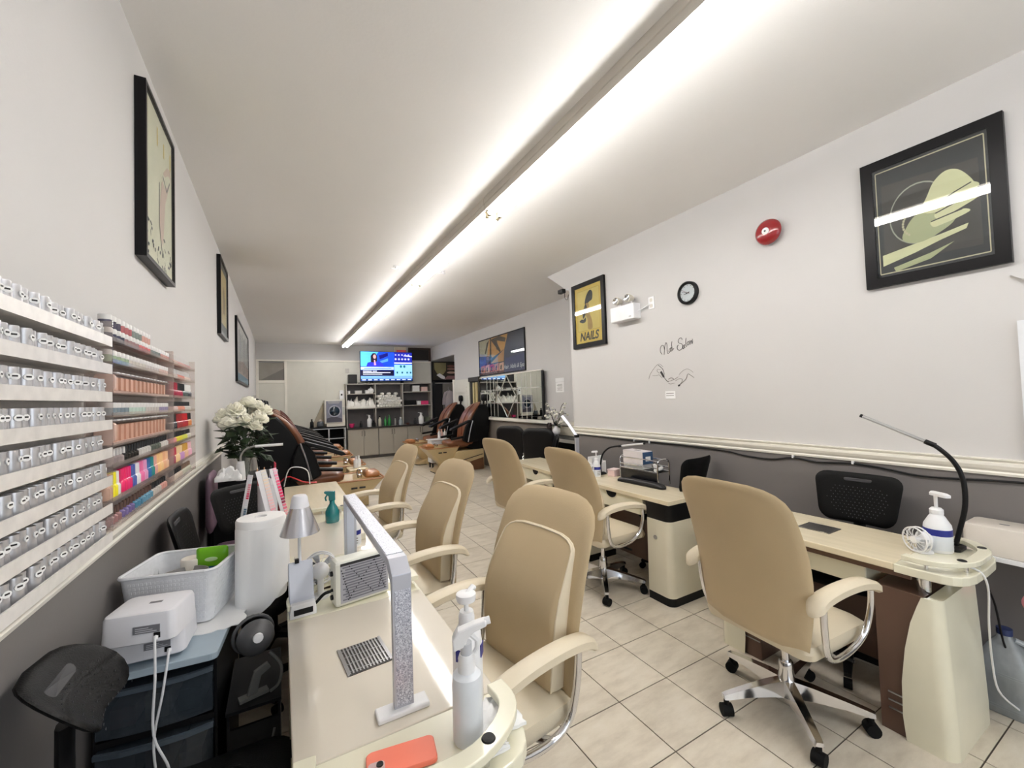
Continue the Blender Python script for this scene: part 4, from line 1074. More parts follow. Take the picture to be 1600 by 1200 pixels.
# small lamp with phone holder base
t = thing('desk_lamp', 'small silver shaded lamp on a white clock base at the near desk corner', 'lamp', (.062, 1.79, .76), math.radians(4))
obj('clock_base', G().prism([(-.045, 0), (.045, 0), (.045, .022), (.04, .05), (-.04, .05), (-.045, .022)], -.04, .05, 'y'), white, t, bevel=.003)
obj('display', G().box(-.032, .032, -.0425, -.04, .012, .032), black, t)
obj('holder_panel', G().prism([(-.03, .045), (.045, .045), (.045, .055), (.05, .17), (.03, .185), (-.005, .055)], -.042, .042, 'x'), M('holder_grey', (204, 208, 220), .35), t, bevel=.003)
obj('stem', G().tube([(.0, .055, .17), (.0, .06, .22), (.0, .055, .30)], .006, 8), white, t, smooth=True)
obj('switch', G().box(-.02, -.006, .02, .034, .18, .195), black, t)
sh = obj('lamp_shade', G().lathe([(.070, .292), (.034, .392), (.031, .392), (.066, .292)], 28, (0, .03, 0), loop=True), M('shade_silver', (200, 200, 206), .25, metal=.85), t, smooth=30)
obj('shade_cap', G().lathe([(.035, .388), (.028, .428), (.022, .436), (0, .437)], 24, (0, .03, 0)), M('shade_cap_white', (226, 226, 232), .35), t, smooth=40)
obj('bulb_disc', G().lathe([(0, .32), (.05, .32), (.05, .325), (0, .325)], 20, (0, .03, 0)), M('led_blueish', (190, 206, 236), .3), t)
# little fans
def mini_fan(label, loc, rz, zc=.09, r=.052, box=None):
    t = thing('mini_fan', label, 'fan', loc, rz)
    ring = lambda R_, y: [(R_*math.cos(2*PI*i/24), y, zc + R_*math.sin(2*PI*i/24)) for i in range(25)]
    gd = obj('guard_ring', G().tube(ring(r, -.012), .0035, 6), white, t, smooth=True)
    obj('guard_ring', G().tube(ring(r, .012), .0035, 6), white, t, smooth=True)
    for k in range(16):
        a = 2*PI*k/16
        obj('guard_wire', G().tube([(r*.25*math.cos(a), -.018, zc + r*.25*math.sin(a)), (r*.7*math.cos(a), -.02, zc + r*.7*math.sin(a)), (r*math.cos(a), -.012, zc + r*math.sin(a))], .0011, 5), white, gd)
    obj('hub', G().lathe([(0, -.022), (r*.28, -.02), (r*.28, .02), (0, .022)], 16, (0, 0, zc), 'y'), white, t, smooth=40)
    for k in range(5):
        a = 2*PI*k/5
        bl = G()
        R = []
        for q, wq, tw in ((.26, .35, .5), (.6, .5, .35), (.9, .45, .2)):
            ring2 = []
            for s_ in (-1, 1):
                a2 = a + s_*wq*.5
                ring2.append((r*q*math.cos(a2), s_*.006*tw*2, zc + r*q*math.sin(a2)))
            ring2 += [(x, y + .0015, z) for x, y, z in reversed(ring2)]
            R.append(ring2)
        obj('blade', bl.rings(R), M('fan_blade_grey', (170, 172, 176), .4), t)
    obj('motor', G().ell((0, .035, zc), (.034, .032, .034)), white, t, smooth=True)
    obj('stand', G().tube([(0, .035, zc - .02), (0, .03, .02), (0, .03, .008)], .012, 10), white, t, smooth=True)
    obj('foot', G().lathe([(0, 0), (.036, 0), (.034, .008), (0, .012)], 20, (0, .03, 0)), white, t, smooth=40)
    return t
mini_fan('small white round fan behind the silver lamp on the near desk', (.135, 1.925, .76), math.radians(178), .105, .062)
# paper towel roll with a loose sheet
t = thing('paper_towel_roll', 'big white paper towel roll with loose hanging sheet at the desk corner', 'paper roll', (-.075, 2.02, .76))
obj('stand_base', G().lathe([(0, 0), (.07, 0), (.07, .012), (0, .012)], 24), black, t)
obj('roll', G().lathe([(.022, .0125), (.088, .0125), (.09, .02), (.09, .322), (.086, .33), (.022, .332), (.020, .2)], 30), paper, t, smooth=40)
R = []
for k in range(13):
    a = PI*1.12 + PI*.95*k/12
    rr = .094 + .004*math.sin(k*1.3)
    lo = -.02 + .055*(k/12) - .03*math.sin(k*.5)
    x, y = rr*math.cos(a), rr*math.sin(a)
    R.append([(x, y, .30 + .004*math.sin(k)), (x*1.03, y*1.06, lo), (x*1.045, y*1.08, lo), (x*1.012, y*1.012, .30)])
obj('loose_sheet', G().rings(R), paper, t, smooth=60)
# ring stand with nail colour swatches
t = thing('swatch_stand', 'white ring cup holding brushes and files on the second left desk', 'stand', (-.06, 2.36, .76))
obj('cup', G().lathe([(0, 0), (.04, 0), (.042, .01), (.042, .30), (.039, .30), (.038, .02), (0, .02)], 24, (0, 0, .12)), M('cup_clear', (206, 206, 212), .2), t, smooth=40)
obj('base', G().box(-.05, .05, -.05, .05, 0, .12), M('dark_base', (60, 50, 48), .5), t, bevel=.006)
for k in range(9):
    a = k * 1.9; q = .028
    obj('brush', G().tube([(q*math.cos(a), q*math.sin(a), .2), (q*1.5*math.cos(a), q*1.5*math.sin(a), .47 + .012*(k % 4))], .0028, 6), M('brush_%d' % (k % 4), ((206, 206, 210), (196, 150, 110), (40, 40, 44), (190, 60, 80))[k % 4], .4), t)
for k, c in enumerate(((30, 60, 170), (226, 226, 230), (200, 40, 60), (230, 228, 230))):
    a = k * 1.57 + .6
    obj('bottle_cap', G().lathe([(0, 0), (.018, 0), (.018, .03), (0, .032)], 12, (.028*math.cos(a), .028*math.sin(a), .405)), M('cupcap_%d_%d_%d' % c, c, .35), t, smooth=True)
def swatch(label, top, bot, wd, n, cols, nrm=(0, -1, 0), strip=(226, 224, 226)):
    t = thing('nail_swatch_strip', label, 'swatch strip', top)
    a, b_ = Vector((0, 0, 0)), Vector(bot) - Vector(top)
    d = b_.normalized(); nv = Vector(nrm); sd = d.cross(nv).normalized(); nv = sd.cross(d).normalized()
    def quad(c, hl, hw, th, off):
        P = []
        for k in (off, off + th):
            for (p, q) in ((-1, -1), (1, -1), (1, 1), (-1, 1)):
                P.append(tuple(c + d*hl*p + sd*hw*q + nv*k))
        return G().add(P, [(3, 2, 1, 0), (4, 5, 6, 7), (0, 1, 5, 4), (1, 2, 6, 5), (2, 3, 7, 6), (3, 0, 4, 7)])
    L = b_.length
    obj('backing_card', quad((a + b_)/2, L/2, wd, .003, 0), M('swatch_card', strip, .4), t)
    for k in range(n):
        c = b_ * ((k + .5)/n)
        obj('swatch_nail', quad(c - sd*wd*.45, L/n*.36, wd*.5, .004, .003), M('swatch_%d_%d_%d' % cols[k*len(cols)//n], cols[k*len(cols)//n], .3), t)
    return t
pinks = [(232, 226, 214), (240, 222, 200), (238, 214, 200), (240, 208, 200), (240, 200, 200), (236, 170, 180), (242, 196, 196), (240, 170, 176), (238, 150, 164)]
hots = [(246, 190, 206), (244, 150, 176), (238, 90, 130), (226, 40, 96), (220, 30, 90), (150, 20, 60), (236, 120, 140), (240, 170, 170), (226, 196, 160), (222, 200, 160)]
mix = [(222, 222, 226), (226, 150, 160), (206, 60, 90), (226, 226, 230), (96, 120, 140), (206, 190, 190), (60, 70, 110), (190, 150, 160), (120, 40, 70), (210, 150, 160), (226, 210, 210)]
swatch('cream to pink nail colour swatch strip leaning on the paper roll', (-.080, 2.14, 1.262), (-.020, 2.09, .985), .020, 22, pinks, (.2, -1, .1))
swatch('hot pink nail colour swatch strip behind the cream one', (-.035, 2.17, 1.262), (.025, 2.12, 1.0), .014, 20, hots, (.3, -1, .1))
swatch('narrow rhinestone nail swatch strip hanging left of the paper roll', (-.118, 2.16, 1.245), (-.178, 2.14, .872), .010, 40, mix, (-.2, -1, .2))
# teal spray bottle, white bottle on the second desk
t = thing('spray_bottle', 'glossy teal spray bottle on the second left desk', 'bottle', (.292, 3.02, .76), math.radians(170))
teal = M('teal_glass', (12, 116, 122), .12, coat=.6)
obj('bottle_body', G().lathe([(0, 0), (.04, 0), (.044, .01), (.044, .07), (.03, .10), (.017, .12), (.016, .14), (0, .14)], 22), teal, t, smooth=True)
obj('spray_head', G().prism([(-.02, .14), (.02, .14), (.02, .17), (.05, .195), (.045, .205), (-.02, .20)], -.012, .012, 'y'), teal, t, bevel=.004)
obj('trigger', G().tube([(.03, 0, .18), (.042, 0, .16), (.036, 0, .14)], .005, 8), teal, t, smooth=True)
pump_bottle('pump_bottle', 'white pump bottle behind the arch lamp on the second left desk', (.345, 2.45, .76), 0, .23, .036)
tag(obj('file_block', G().box(.36, .42, 2.52, 2.62, .76, .80), M('pale_block', (226, 222, 206), .5), bevel=.006), 'small pale buffing block behind the arch lamp', 'buffing block')
# things on the bare third desk: lines and cord
tag(obj('nail_file', G().box(.10, .115, 3.85, 4.05, .7605, .764).xf(Matrix.Identity(4)), paper), 'thin white nail file on the bare third desk', 'nail file')
tag(obj('charging_cable', G().tube([(-.02, 4.55, .80), (.05, 4.50, .86), (.12, 4.45, .84), (.2, 4.5, .79), (.3, 4.52, .775)], .006, 8, 4), M('red_wire', (190, 30, 44), .4), smooth=True), 'red cable curling over the far edge of the third desk', 'cable')
tag(obj('power_cable', G().tube([(.02, 4.52, .77), (.06, 4.46, .93), (.14, 4.44, .95), (.22, 4.47, .90), (.24, 4.5, .77)], .005, 8, 4), white, smooth=True), 'white cable looping up over the third desk', 'cable')
# ================================================================ right desks
bx = 2.6
t = mini_fan('small white fan lying on the tray of the right front desk', (2.60, .80, .76), math.radians(-115), .06, .055)
t = pump_bottle('pump_bottle', 'large white pump bottle with blue band on the right front desk', (2.70, .755, .76), math.radians(60), .28, .05)
# black gooseneck lamps with slim LED bars
def goose(label, loc, pts, bar, barm, r=.010):
    t = thing('gooseneck_lamp', label, 'lamp', loc)
    obj('clamp_base', G().rings([[(x, y, z) for x, y in rrect(-.05, .06, -.028, .028, .02)] for z in (0, .012)] + [[(x*.6, y*.6, .024) for x, y in rrect(-.05, .06, -.028, .028, .02)]]), black, t, smooth=40)
    P = [(p[0]-loc[0], p[1]-loc[1], p[2]-loc[2]) for p in pts]
    obj('gooseneck', G().tube([(0, 0, .015)] + P, r, 10, 5), black, t, smooth=True)
    a, b_ = [Vector(q) - Vector(loc) for q in bar]
    lb = obj('light_bar', G().tube([tuple(a), tuple(b_)], .0085, 8), barm, t, smooth=True)
    d = (b_ - a).normalized()
    obj('bar_socket', G().tube([tuple(a - d*.03), tuple(a + d*.01)], .012, 10), black, lb, smooth=True)
    obj('bar_tip', G().tube([tuple(b_ - d*.004), tuple(b_ + d*.008)], .0095, 8), black, lb, smooth=True)
    return t
greybar = M('lamp_bar_grey', (170, 170, 172), .3, metal=.4)
goose('tall black gooseneck lamp with a thin bar on the right front desk', (2.78, .72, .76), [(2.78, .70, .86), (2.77, .675, .98), (2.76, .675, 1.10), (2.75, .70, 1.18), (2.75, .745, 1.235), (2.75, .772, 1.255)], [(2.75, .785, 1.262), (2.75, 1.04, 1.384)], greybar)
goose('black gooseneck lamp with silver bar on the middle right desk', (2.74, 3.16, .76), [(2.74, 3.16, .86), (2.745, 3.13, .96), (2.75, 3.05, 1.025), (2.75, 2.96, 1.05), (2.75, 2.90, 1.06)], [(2.75, 2.88, 1.062), (2.75, 2.60, 1.107)], M('bar_white', (226, 226, 228), .3), .009)
# white cord running from the tray over the pedestal
tag(obj('power_cable', G().tube([(2.50, .70, .765), (2.52, .60, .77), (2.56, .574, .70), (2.66, .60, .5), (2.78, .625, .3), (2.82, .62, .15), (2.90, .58, .06), (2.97, .55, .008), (3.05, .56, .006)], .004, 8, 5), white, smooth=True), 'white cord hanging from the right front desk down to the floor', 'cable')
tag(obj('power_cable', G().tube([(2.84, .70, .775), (2.90, .66, .74), (2.90, .64, .66), (2.86, .645, .62), (2.90, .63, .5), (2.94, .615, .3), (3.0, .58, .2), (3.08, .54, .12)], .004, 8, 5), black, smooth=True), 'black cord dangling beside the right front desk', 'cable')
# wall shelf, lamp box, jug, sponge
tag(obj('wall_shelf', G().box(2.93, XR - .006, .28, .735, .70, .722), white, bevel=.002), 'short white shelf board at the right edge under the chair rail', 'shelf')
def uv_lamp(label, loc, rz, w_=.23, d_=.19, h_=.085, mat=None, cord=None):
    t = thing('uv_nail_lamp', label, 'nail lamp', loc, rz)
    mat = mat or M('uv_lamp_white', (226, 226, 232), .3)
    obj('case', G().rings([[(x, y, z) for x, y in rrect(-w_/2 + e, w_/2 - e, -d_/2 + e, d_/2 - e, .02)] for z, e in ((0, .004), (.004, 0), (h_ - .012, .003), (h_ - .003, .006), (h_, .012))]), mat, t, smooth=30)
    pl = obj('spec_plate', G().box(-.01, w_*.30, -d_/2 - .0012, -d_/2 + .003, h_*.36, h_*.60), M('spec_plate_grey', (120, 120, 126), .4), t)
    for k in range(3): obj('plate_print', G().box(-.004, w_*.26 - .01*k, -d_/2 - .0018, -d_/2 - .001, h_*(.40 + .06*k), h_*(.425 + .06*k)), M('plate_print', (190, 190, 196), .5), pl)
    obj('power_socket', G().box(w_*.22, w_*.22 + .016, -d_/2 - .0015, -d_/2 + .003, h_*.16, h_*.34), black, t)
    obj('top_logo', G().box(-.005, .028, -.004, .008, h_, h_ + .0006), M('logo_grey', (110, 110, 116), .5), t)
    if cord:
        m = Matrix.Rotation(-rz, 4, 'Z')
        P = [tuple(m @ (Vector(p) - Vector(loc))) for p in cord]
        obj('cord', G().tube(P, .0035, 8, 5), white, t, smooth=True)
        obj('plug', G().tube([P[0], tuple(Vector(P[0]) * .4 + Vector(P[1]) * .6)], .006, 8), white, t, smooth=True)
    return t
uv_lamp('beige white nail lamp box on the short wall shelf', (3.035, .60, .722), math.radians(90), .27, .20, .135, M('uv_lamp_beige', (222, 214, 204), .35))
t = thing('water_jug', 'clear plastic water jug with blue cap on the floor under the shelf', 'jug', (2.985, .625, 0))
jugm = glassy('jug_plastic', (206, 212, 216), .45, .15)
obj('jug_body', G().rings([[(x*q, y*q, z) for x, y in rrect(-.085, .085, -.085, .085, .04)] for z, q in ((0, .92), (.01, 1), (.21, 1), (.24, .96), (.30, .62), (.335, .30), (.35, .26))]), jugm, t, smooth=50)
obj('cap', G().lathe([(0, .35), (.027, .35), (.027, .378), (0, .38)], 18), M('cap_navy', (38, 52, 96), .4), t, smooth=40)
obj('label', G().box(-.05, .075, -.0875, -.084, .05, .16), M('jug_label_navy', (34, 38, 70), .5), t)
obj('handle', G().tube([(.0, -.03, .335), (.02, -.075, .31), (.02, -.088, .26), (.0, -.086, .22)], .012, 8, 4), jugm, t, smooth=True)
for z in (.18, .19, .04, .03): obj('rib', G().rings([[(x*1.012, y*1.012, z + e) for x, y in rrect(-.085, .085, -.085, .085, .04)] for e in (0, .004)]), jugm, t)
tag(obj('sponge', G().ell((3.06, .545, .50), (.03, .035, .045)), M('pink_sponge', (232, 150, 160), .9, bump=.5, bscale=60), smooth=True), 'pink sponge hanging at the right edge of the picture', 'sponge')
# middle right desk
pump_bottle('pump_bottle', 'white pump bottle with blue band on the middle right desk', (2.635, 3.10, .76), math.radians(-10), .25, .038)
mini_fan('small white fan beside the blue banded bottle on the middle right desk', (2.56, 3.13, .76), math.radians(-35), .085, .05)
t = thing('flyer_box', 'white leaflet box behind the pump bottle on the middle right desk', 'box', (2.75, 3.225, .76))
obj('back_card', G().box(-.09, .09, .02, .03, 0, .17), paper, t)
obj('front_card', G().prism([(-.09, 0), (.09, 0), (.09, .12), (.02, .10), (-.09, .16)], -.03, -.02, 'y'), paper, t)
obj('side_card', G().box(-.09, -.085, -.02, .02, 0, .15), paper, t)
obj('side_card', G().box(.085, .09, -.02, .02, 0, .12), paper, t)
t = thing('pink_box', 'small pale pink box on the middle right desk', 'box', (2.79, 3.03, .76), .2)
obj('box', G().box(-.05, .05, -.04, .04, 0, .055), M('pale_pink_card', (232, 206, 204), .5), t, bevel=.004)
obj('lid', G().box(-.053, .053, -.043, .043, .055, .068), M('pale_pink_lid', (238, 218, 216), .5), t, bevel=.004)
# hand rest
t = thing('hand_rest', 'long black padded hand rest on the middle right desk', 'hand rest', (2.69, 2.60, .76), math.radians(3))
obj('pad', G().dome(densify(rrect(-.035, .035, -.25, .25, .03)), .028, .0, lambda x, y, d: (x, y, .016 + d), 4, 2.6), M('black_vinyl', (22, 22, 24), .35), t, smooth=60)
obj('base', G().prism(rrect(-.035, .035, -.25, .25, .03), 0, .016), black, t, smooth=30)
# chrome wire caddy with box
t = thing('chrome_caddy', 'two tier chrome wire caddy with black panels on the middle right desk', 'caddy', (2.83, 2.69, .76))
for y in (-.22, .22):
    obj('end_hoop', G().tube([(-.07, y, 0), (-.07, y, .16), (-.06, y, .20), (-.03, y, .215), (.03, y, .215), (.06, y, .20), (.07, y, .16), (.07, y, 0)], .006, 8, 3), chrome, t, smooth=True)
for x in (-.07, .07):
    for z in (.11, .145): obj('side_rail', G().tube([(x, -.22, z), (x, .22, z)], .005, 8), chrome, t, smooth=True)
    obj('hoop_rail', G().tube([(x*.86, -.22, .20), (x*.86, -.1, .205), (x*.86, .1, .205), (x*.86, .22, .20)], .005, 8), chrome, t, smooth=True)
obj('shelf_panel', G().box(-.068, .068, -.218, .218, .105, .111), black, t)
obj('front_panel', G().box(-.071, -.067, -.218, .218, .0, .10), M('smoked_black', (24, 24, 27), .2), t)
t = thing('tissue_box', 'white glove box with dark blue end on the chrome caddy', 'box', (2.83, 2.74, .872))
obj('box', G().box(-.06, .06, -.10, .14, .04, .155), M('glove_box_white', (222, 216, 218), .45), t, bevel=.003)
obj('box_end', G().box(-.061, .061, -.104, -.10, .045, .15), M('glove_box_blue', (56, 84, 120), .4), t)
obj('end_print', G().box(-.03, .03, -.106, -.104, .07, .11), paper, t)
obj('box_lower', G().box(-.058, .058, -.09, .135, .0, .04), paper, t)
obj('top_slot', G().box(-.015, .02, -.01, .05, .155, .1565), M('slot_grey', (150, 146, 150), .6), t)
for k, (x, y, z) in enumerate(((-.03, -.17, 0), (.02, -.15, .0), (-.02, -.13, .024))):
    a = .4 + .5*k
    tag(obj('rolled_wipe', G().cyl((2.83 + x - .045*math.cos(a), 2.69 + y - .02 - .045*math.sin(a)*.3, .888 + z), (2.83 + x + .045*math.cos(a), 2.69 + y - .02 + .045*math.sin(a)*.3, .888 + z + .004), .015, n=12), paper, smooth=True), ('white rolled wipe at the front of the caddy shelf', 'white rolled wipe at the rear of the caddy shelf', 'white rolled wipe on top of two others in the caddy')[k], 'wipe', 'rolled wipes on the caddy')
# angular silver lamp standing on the far right desk
t = thing('led_arch_lamp', 'angular silver lamp arm rising from the far right desk', 'lamp', (2.80, 3.60, .76))
obj('base_plate', G().box(-.06, .06, -.03, .03, 0, .014), white, t, bevel=.004)
obj('upright', G().box(-.022, .022, -.010, .010, .014, .335), lampgrey, t)
obj('arm', G().tube([(0, 0, .34), (0, .12, .45), (0, .25, .55)], .021, 4), lampgrey, t)
obj('joint', G().box(-.024, .024, -.014, .016, .325, .355), black, t, bevel=.003)
# brown leaflet holder at the far end
# ================================================================ technician chairs
seatblk = M('black_mesh_plastic', (9, 9, 10), .5, spec=.15, bump=.25, bscale=260)
def tech_chair(hb=.15, lean=.22, wrap=.9, zc=.875, wb=.20):
    t = thing('technician_chair', '', 'chair', (0, 0, 0), 0, 'black technician chairs')
    out = densify(rrect(-wb, wb, -hb, hb, (.07, .06, .06, .07) if hb > .12 else .07))
    def fb(a, z, d):
        w_ = a * (1 + .10 * z / .15)
        return (-.27 - lean * z + wrap * a * a + d, w_, zc + z * .96)
    bk = obj('backrest', G().dome(out, .012, .012, fb, 5, 4), seatblk, t, smooth=60)
    obj('handle_slot', G().dome(densify(rrect(-.065, .065, hb - .052, hb - .032, .009)), .004, 0, lambda a, z, d: (fb(a, z, 0)[0] + .011 + d,) + fb(a, z, 0)[1:], 2), M('slot_grey_dark', (48, 48, 52), .6), bk)
    holes = G()
    for i in range(-7, 8):
        for j in range(-6 if hb > .12 else -3, 5 if hb > .12 else 2):
            a, z = .021 * (i + .5 * (j % 2)), .018 * j - .01
            if abs(a) < wb - .045 and (i * i / 50 + j * j / 40) < 1:
                x, y, zz = fb(a, z, .0125)
                holes.add([(x, y - .003, zz), (x + .0, y, zz - .004), (x, y + .003, zz), (x, y, zz + .004), (x - .002, y, zz)], [(0, 1, 2, 3), (0, 4, 1), (1, 4, 2), (2, 4, 3), (3, 4, 0)])
    obj('perforations', holes, M('hole_grey', (70, 72, 76), .8), bk, stuff=True)
    obj('back_support', G().tube([(-.27, 0, zc - .07), (-.265, 0, .68), (-.22, 0, .56), (-.10, 0, .49)], .03, 8, 4, .5), black, t, smooth=True)
    obj('seat', G().dome(densify(rrect(-.21, .21, -.215, .215, .10)), .03, .035, lambda x, y, d: (x, y, .495 + d), 5, 3), seatblk, t, smooth=60)
    obj('gas_column', G().lathe([(.05, .06), (.05, .10), (.028, .12), (.028, .28), (.016, .285), (.016, .47), (0, .47)], 16), black, t, smooth=30)
    for k in range(5):
        a = 2*PI*k/5 + .3; c, s = math.cos(a), math.sin(a)
        lg = obj('leg', G().rings([[(r*c - w_*s, r*s + w_*c, z0), (r*c + w_*s, r*s - w_*c, z0), (r*c + w_*s, r*s - w_*c, z1), (r*c - w_*s, r*s + w_*c, z1)] for r, w_, z0, z1 in ((.03, .025, .06, .10), (.26, .016, .06, .08))]), black, t)
        obj('castor', G().cyl((.255*c - .018*s, .255*s + .018*c, .025), (.255*c + .018*s, .255*s - .018*c, .025), .025, n=12), blackmat, lg, smooth=True)
    return t
tc0 = tech_chair(.07, .9, 2.6, .915, .14)
tc0.location = (-.165, 1.345, 0); tc0.rotation_euler = (0, 0, math.radians(0))
tc0['label'] = 'low curved black plastic chair in the bottom left corner beside the drawers'
tc = tech_chair()
tc.location = (-.18, 2.66, 0); tc['label'] = 'black plastic chair mostly hidden behind the white basket'
dup(tc, (-.06, 3.15, 0), math.radians(-48), 'black perforated chair against the left wall below the white roses')
dup(tc, (2.76, 1.17, 0), math.radians(184), 'black perforated chair behind the right front desk')
dup(tc, (2.885, 2.47, 0), math.radians(97), 'black chair turned edge on behind the right side chairs, under the rail')
dup(tc, (2.92, 4.62, 0), math.radians(150), 'black chair behind the farthest right desk below the flowers')
# ================================================================ clutter by the left wall
smoke = glassy('smoked_drawer', (58, 66, 74), .72, .15)
t = thing('drawer_unit', 'four drawer smoky plastic storage tower under the nail lamps', 'drawer unit', (-.335, 1.885, 0), math.radians(-5))
obj('frame', G().box(-.155, .155, .17, .19, 0, .74), black, t)
for x in (-.155, .147): obj('frame_side', G().box(x, x + .008, -.16, .17, 0, .74), black, t)
for k in range(4):
    z0 = .03 + .178 * k
    obj('divider', G().box(-.147, .147, -.17, .17, z0 - .03, z0 - .012), black, t)
    dr = obj('drawer', G().rings([[(x, y, z) for x, y in ((-.145, .16), (-.145, -.175), (-.08, -.188), (0, -.192), (.08, -.188), (.145, -.175), (.145, .16))] for z in (z0, z0 + .14)]), smoke, t)
    obj('drawer_lip', G().prism([(-.148, -.175), (-.08, -.19), (0, -.194), (.08, -.19), (.148, -.175), (.148, -.185), (.08, -.202), (0, -.207), (-.08, -.202), (-.148, -.185)], z0 + .128, z0 + .142), M('drawer_lip_grey', (70, 80, 90), .3), dr)
    random.seed(k)
    for q in range(3):
        x = -.12 + .085*q
        obj('drawer_contents', G().box(x, x + .06, -.15, .1, z0 + .006, z0 + random.uniform(.05, .11)), M('contents_%d' % ((k + q) % 4), ((176, 170, 160), (60, 96, 90), (70, 66, 90), (120, 60, 60))[(k + q) % 4], .6), dr)
obj('top_tray', G().rings([[(x, y, z) for x, y in rrect(-.165, .165, -.205, .195, .02)] for z in (.735, .758)]), M('tray_bluegrey', (168, 184, 196), .3), t, bevel=.003)
# towel / paper spread on the tower top
crumple('paper_towel', 'white paper towel spread on the drawer tower top', 'paper', (-.245, 2.0, .7585), .24, .36, .012, 21, paper, 12)
uv_lamp('lower white nail lamp of two stacked on the drawer tower', (-.362, 1.785, .772), math.radians(-4), .185, .165, .085, None, [(-.315, 1.70, .792), (-.315, 1.685, .78), (-.325, 1.66, .68), (-.345, 1.655, .55), (-.335, 1.65, .42), (-.32, 1.64, .30), (-.31, 1.64, .22)])
uv_lamp('upper white nail lamp overhanging the one below it', (-.358, 1.70, .858), math.radians(-13), .187, .155, .088, None, [(-.33, 1.612, .878), (-.33, 1.60, .865), (-.33, 1.60, .76), (-.335, 1.605, .60), (-.30, 1.61, .48), (-.30, 1.62, .36), (-.33, 1.63, .25), (-.32, 1.63, .20)])
# white woven basket
wov = M('basket_white', (226, 228, 232), .5, var=.05, scale=60)
t = thing('storage_basket', 'white woven plastic basket on the drawer tower', 'basket', (-.325, 2.03, .772), math.radians(-15))
def bring(q, z, n=6): return [(x, y, z) for x, y in rrect(-.15*q, .15*q, -.135*q, .135*q, .03*q, n)]
obj('basket_body', G().rings([bring(.86, .0), bring(.99, .185), bring(.965, .185), bring(.84, .006)]), wov, t, smooth=30)
obj('basket_floor', G().rings([bring(.85, .001), bring(.85, .006)]), wov, t)
obj('rim', G().tube(bring(1.0, .188) + bring(1.0, .188)[:1], .006, 6), wov, t, smooth=True)
wv = G()
for j in range(11):
    z = .015 + .0145*j; q = .862 + .128*z/.185 + .004
    for s in (-1, 1):
        for i in range(20):
            x = (-.118 + .0124*i)*q
            wv.box(x, x + .008, s*.135*q - .0012, s*.135*q + .0012, z, z + .009)
        for i in range(18):
            y = (-.104 + .0122*i)*q
            wv.box(s*.15*q - .0012, s*.15*q + .0012, y, y + .008, z, z + .009)
obj('weave', wv, wov, t, stuff=True)
obj('hand_hole', G().prism(rrect(-.035, .035, .135, .16, .012), -.1465, -.1440, 'x'), darkgrey, t)
t = thing('wipes_pack', 'bright green wipes pack sticking out of the white basket', 'wipes pack', (-.245, 2.06, .80), math.radians(-12))
obj('pack', G().dome(densify(rrect(-.055, .055, 0, .19, .012)), .014, .014, lambda x, z, d: (x, d, z), 4, 3), M('pack_green', (110, 180, 30), .3, var=.12, scale=20), t, smooth=60)
obj('pack_logo', G().prism(circ(0, .145, .022, 16, .008), -.0155, -.013, 'y'), M('pack_mint', (200, 230, 180), .4), t)
obj('pack_band', G().box(-.045, .045, -.0155, -.013, .10, .118), M('pack_blue', (30, 80, 120), .4), t)
for k in range(3): obj('print_line', G().box(-.035, .03, -.0155, -.0135, .05 + .014*k, .055 + .014*k), M('pack_darkgreen', (40, 90, 20), .5), t)
t = thing('cream_jar', 'white capped jar with navy body inside the white basket', 'jar', (-.315, 2.09, .80))
obj('jar_body', G().lathe([(0, 0), (.035, 0), (.036, .11), (0, .11)], 20), M('jar_navy', (34, 44, 66), .3), t, smooth=40)
obj('cap', G().lathe([(0, .11), (.037, .11), (.037, .148), (.034, .152), (0, .152)], 20), M('cap_ivory', (228, 222, 212), .4), t, smooth=40)
t = thing('glass_dish', 'grey bowl inside the white basket', 'bowl', (-.325, 1.985, .80))
obj('bowl', G().lathe([(0, .0), (.04, .0), (.075, .10), (.078, .128), (.074, .128), (.07, .1), (.038, .008), (0, .008)], 24), M('bowl_grey', (150, 148, 146), .3), t, smooth=40)
tag(crumple('plastic_wrap', 'crumpled clear wrap inside the white basket', 'wrap', (-.405, 2.0, .80), .07, .08, .15, 31, M('wrap_white', (222, 224, 226), .2)), 'crumpled clear wrap inside the white basket', 'wrap')
# grey fan dumped between tower and desk, on a dark crate
t = thing('storage_crate', 'dark storage crate on the floor between the drawers and the desk', 'crate', (-.088, 1.80, 0))
for k in range(4): obj('crate_slat', G().box(-.07, .07, -.16, -.15, .02 + .13*k, .12 + .13*k), black, t)
for x in (-.075, .068): obj('crate_side', G().box(x, x + .007, -.16, .16, 0, .56), black, t)
obj('crate_lid', G().box(-.078, .078, -.165, .165, .56, .57), black, t)
t = thing('table_fan', 'dark grey fan with white cap lying between the drawers and the desk', 'fan', (-.088, 1.76, .57), math.radians(15))
gm = M('fan_dark_grey', (74, 74, 76), .45)
obj('motor_dome', G().dome(circ(0, .16, .060, 24), .055, .02, lambda x, z, d: (x, -d, z), 5, 2), gm, t, smooth=60)
obj('white_cap', G().lathe([(0, -.055), (.016, -.054), (.015, -.062), (0, -.063)], 18, (-.004, 0, .18), 'y'), white, t, smooth=40)
obj('guard_ring', G().tube([(.062*math.cos(a), .03, .16 + .062*math.sin(a)) for a in [2*PI*i/24 for i in range(25)]], .006, 8), gm, t, smooth=True)
br = M('bracket_grey', (96, 96, 94), .5)
obj('bracket', G().prism([(-.055, .0), (-.045, .0), (-.02, .08), (.02, .095), (.03, .075), (.0, .06), (-.015, .0), (.005, -.0), (.005, .008), (-.03, .01)], -.075, -.062, 'y'), br, t, bevel=.002)
obj('bracket_foot', G().box(-.065, .02, -.085, -.055, 0, .01), br, t)
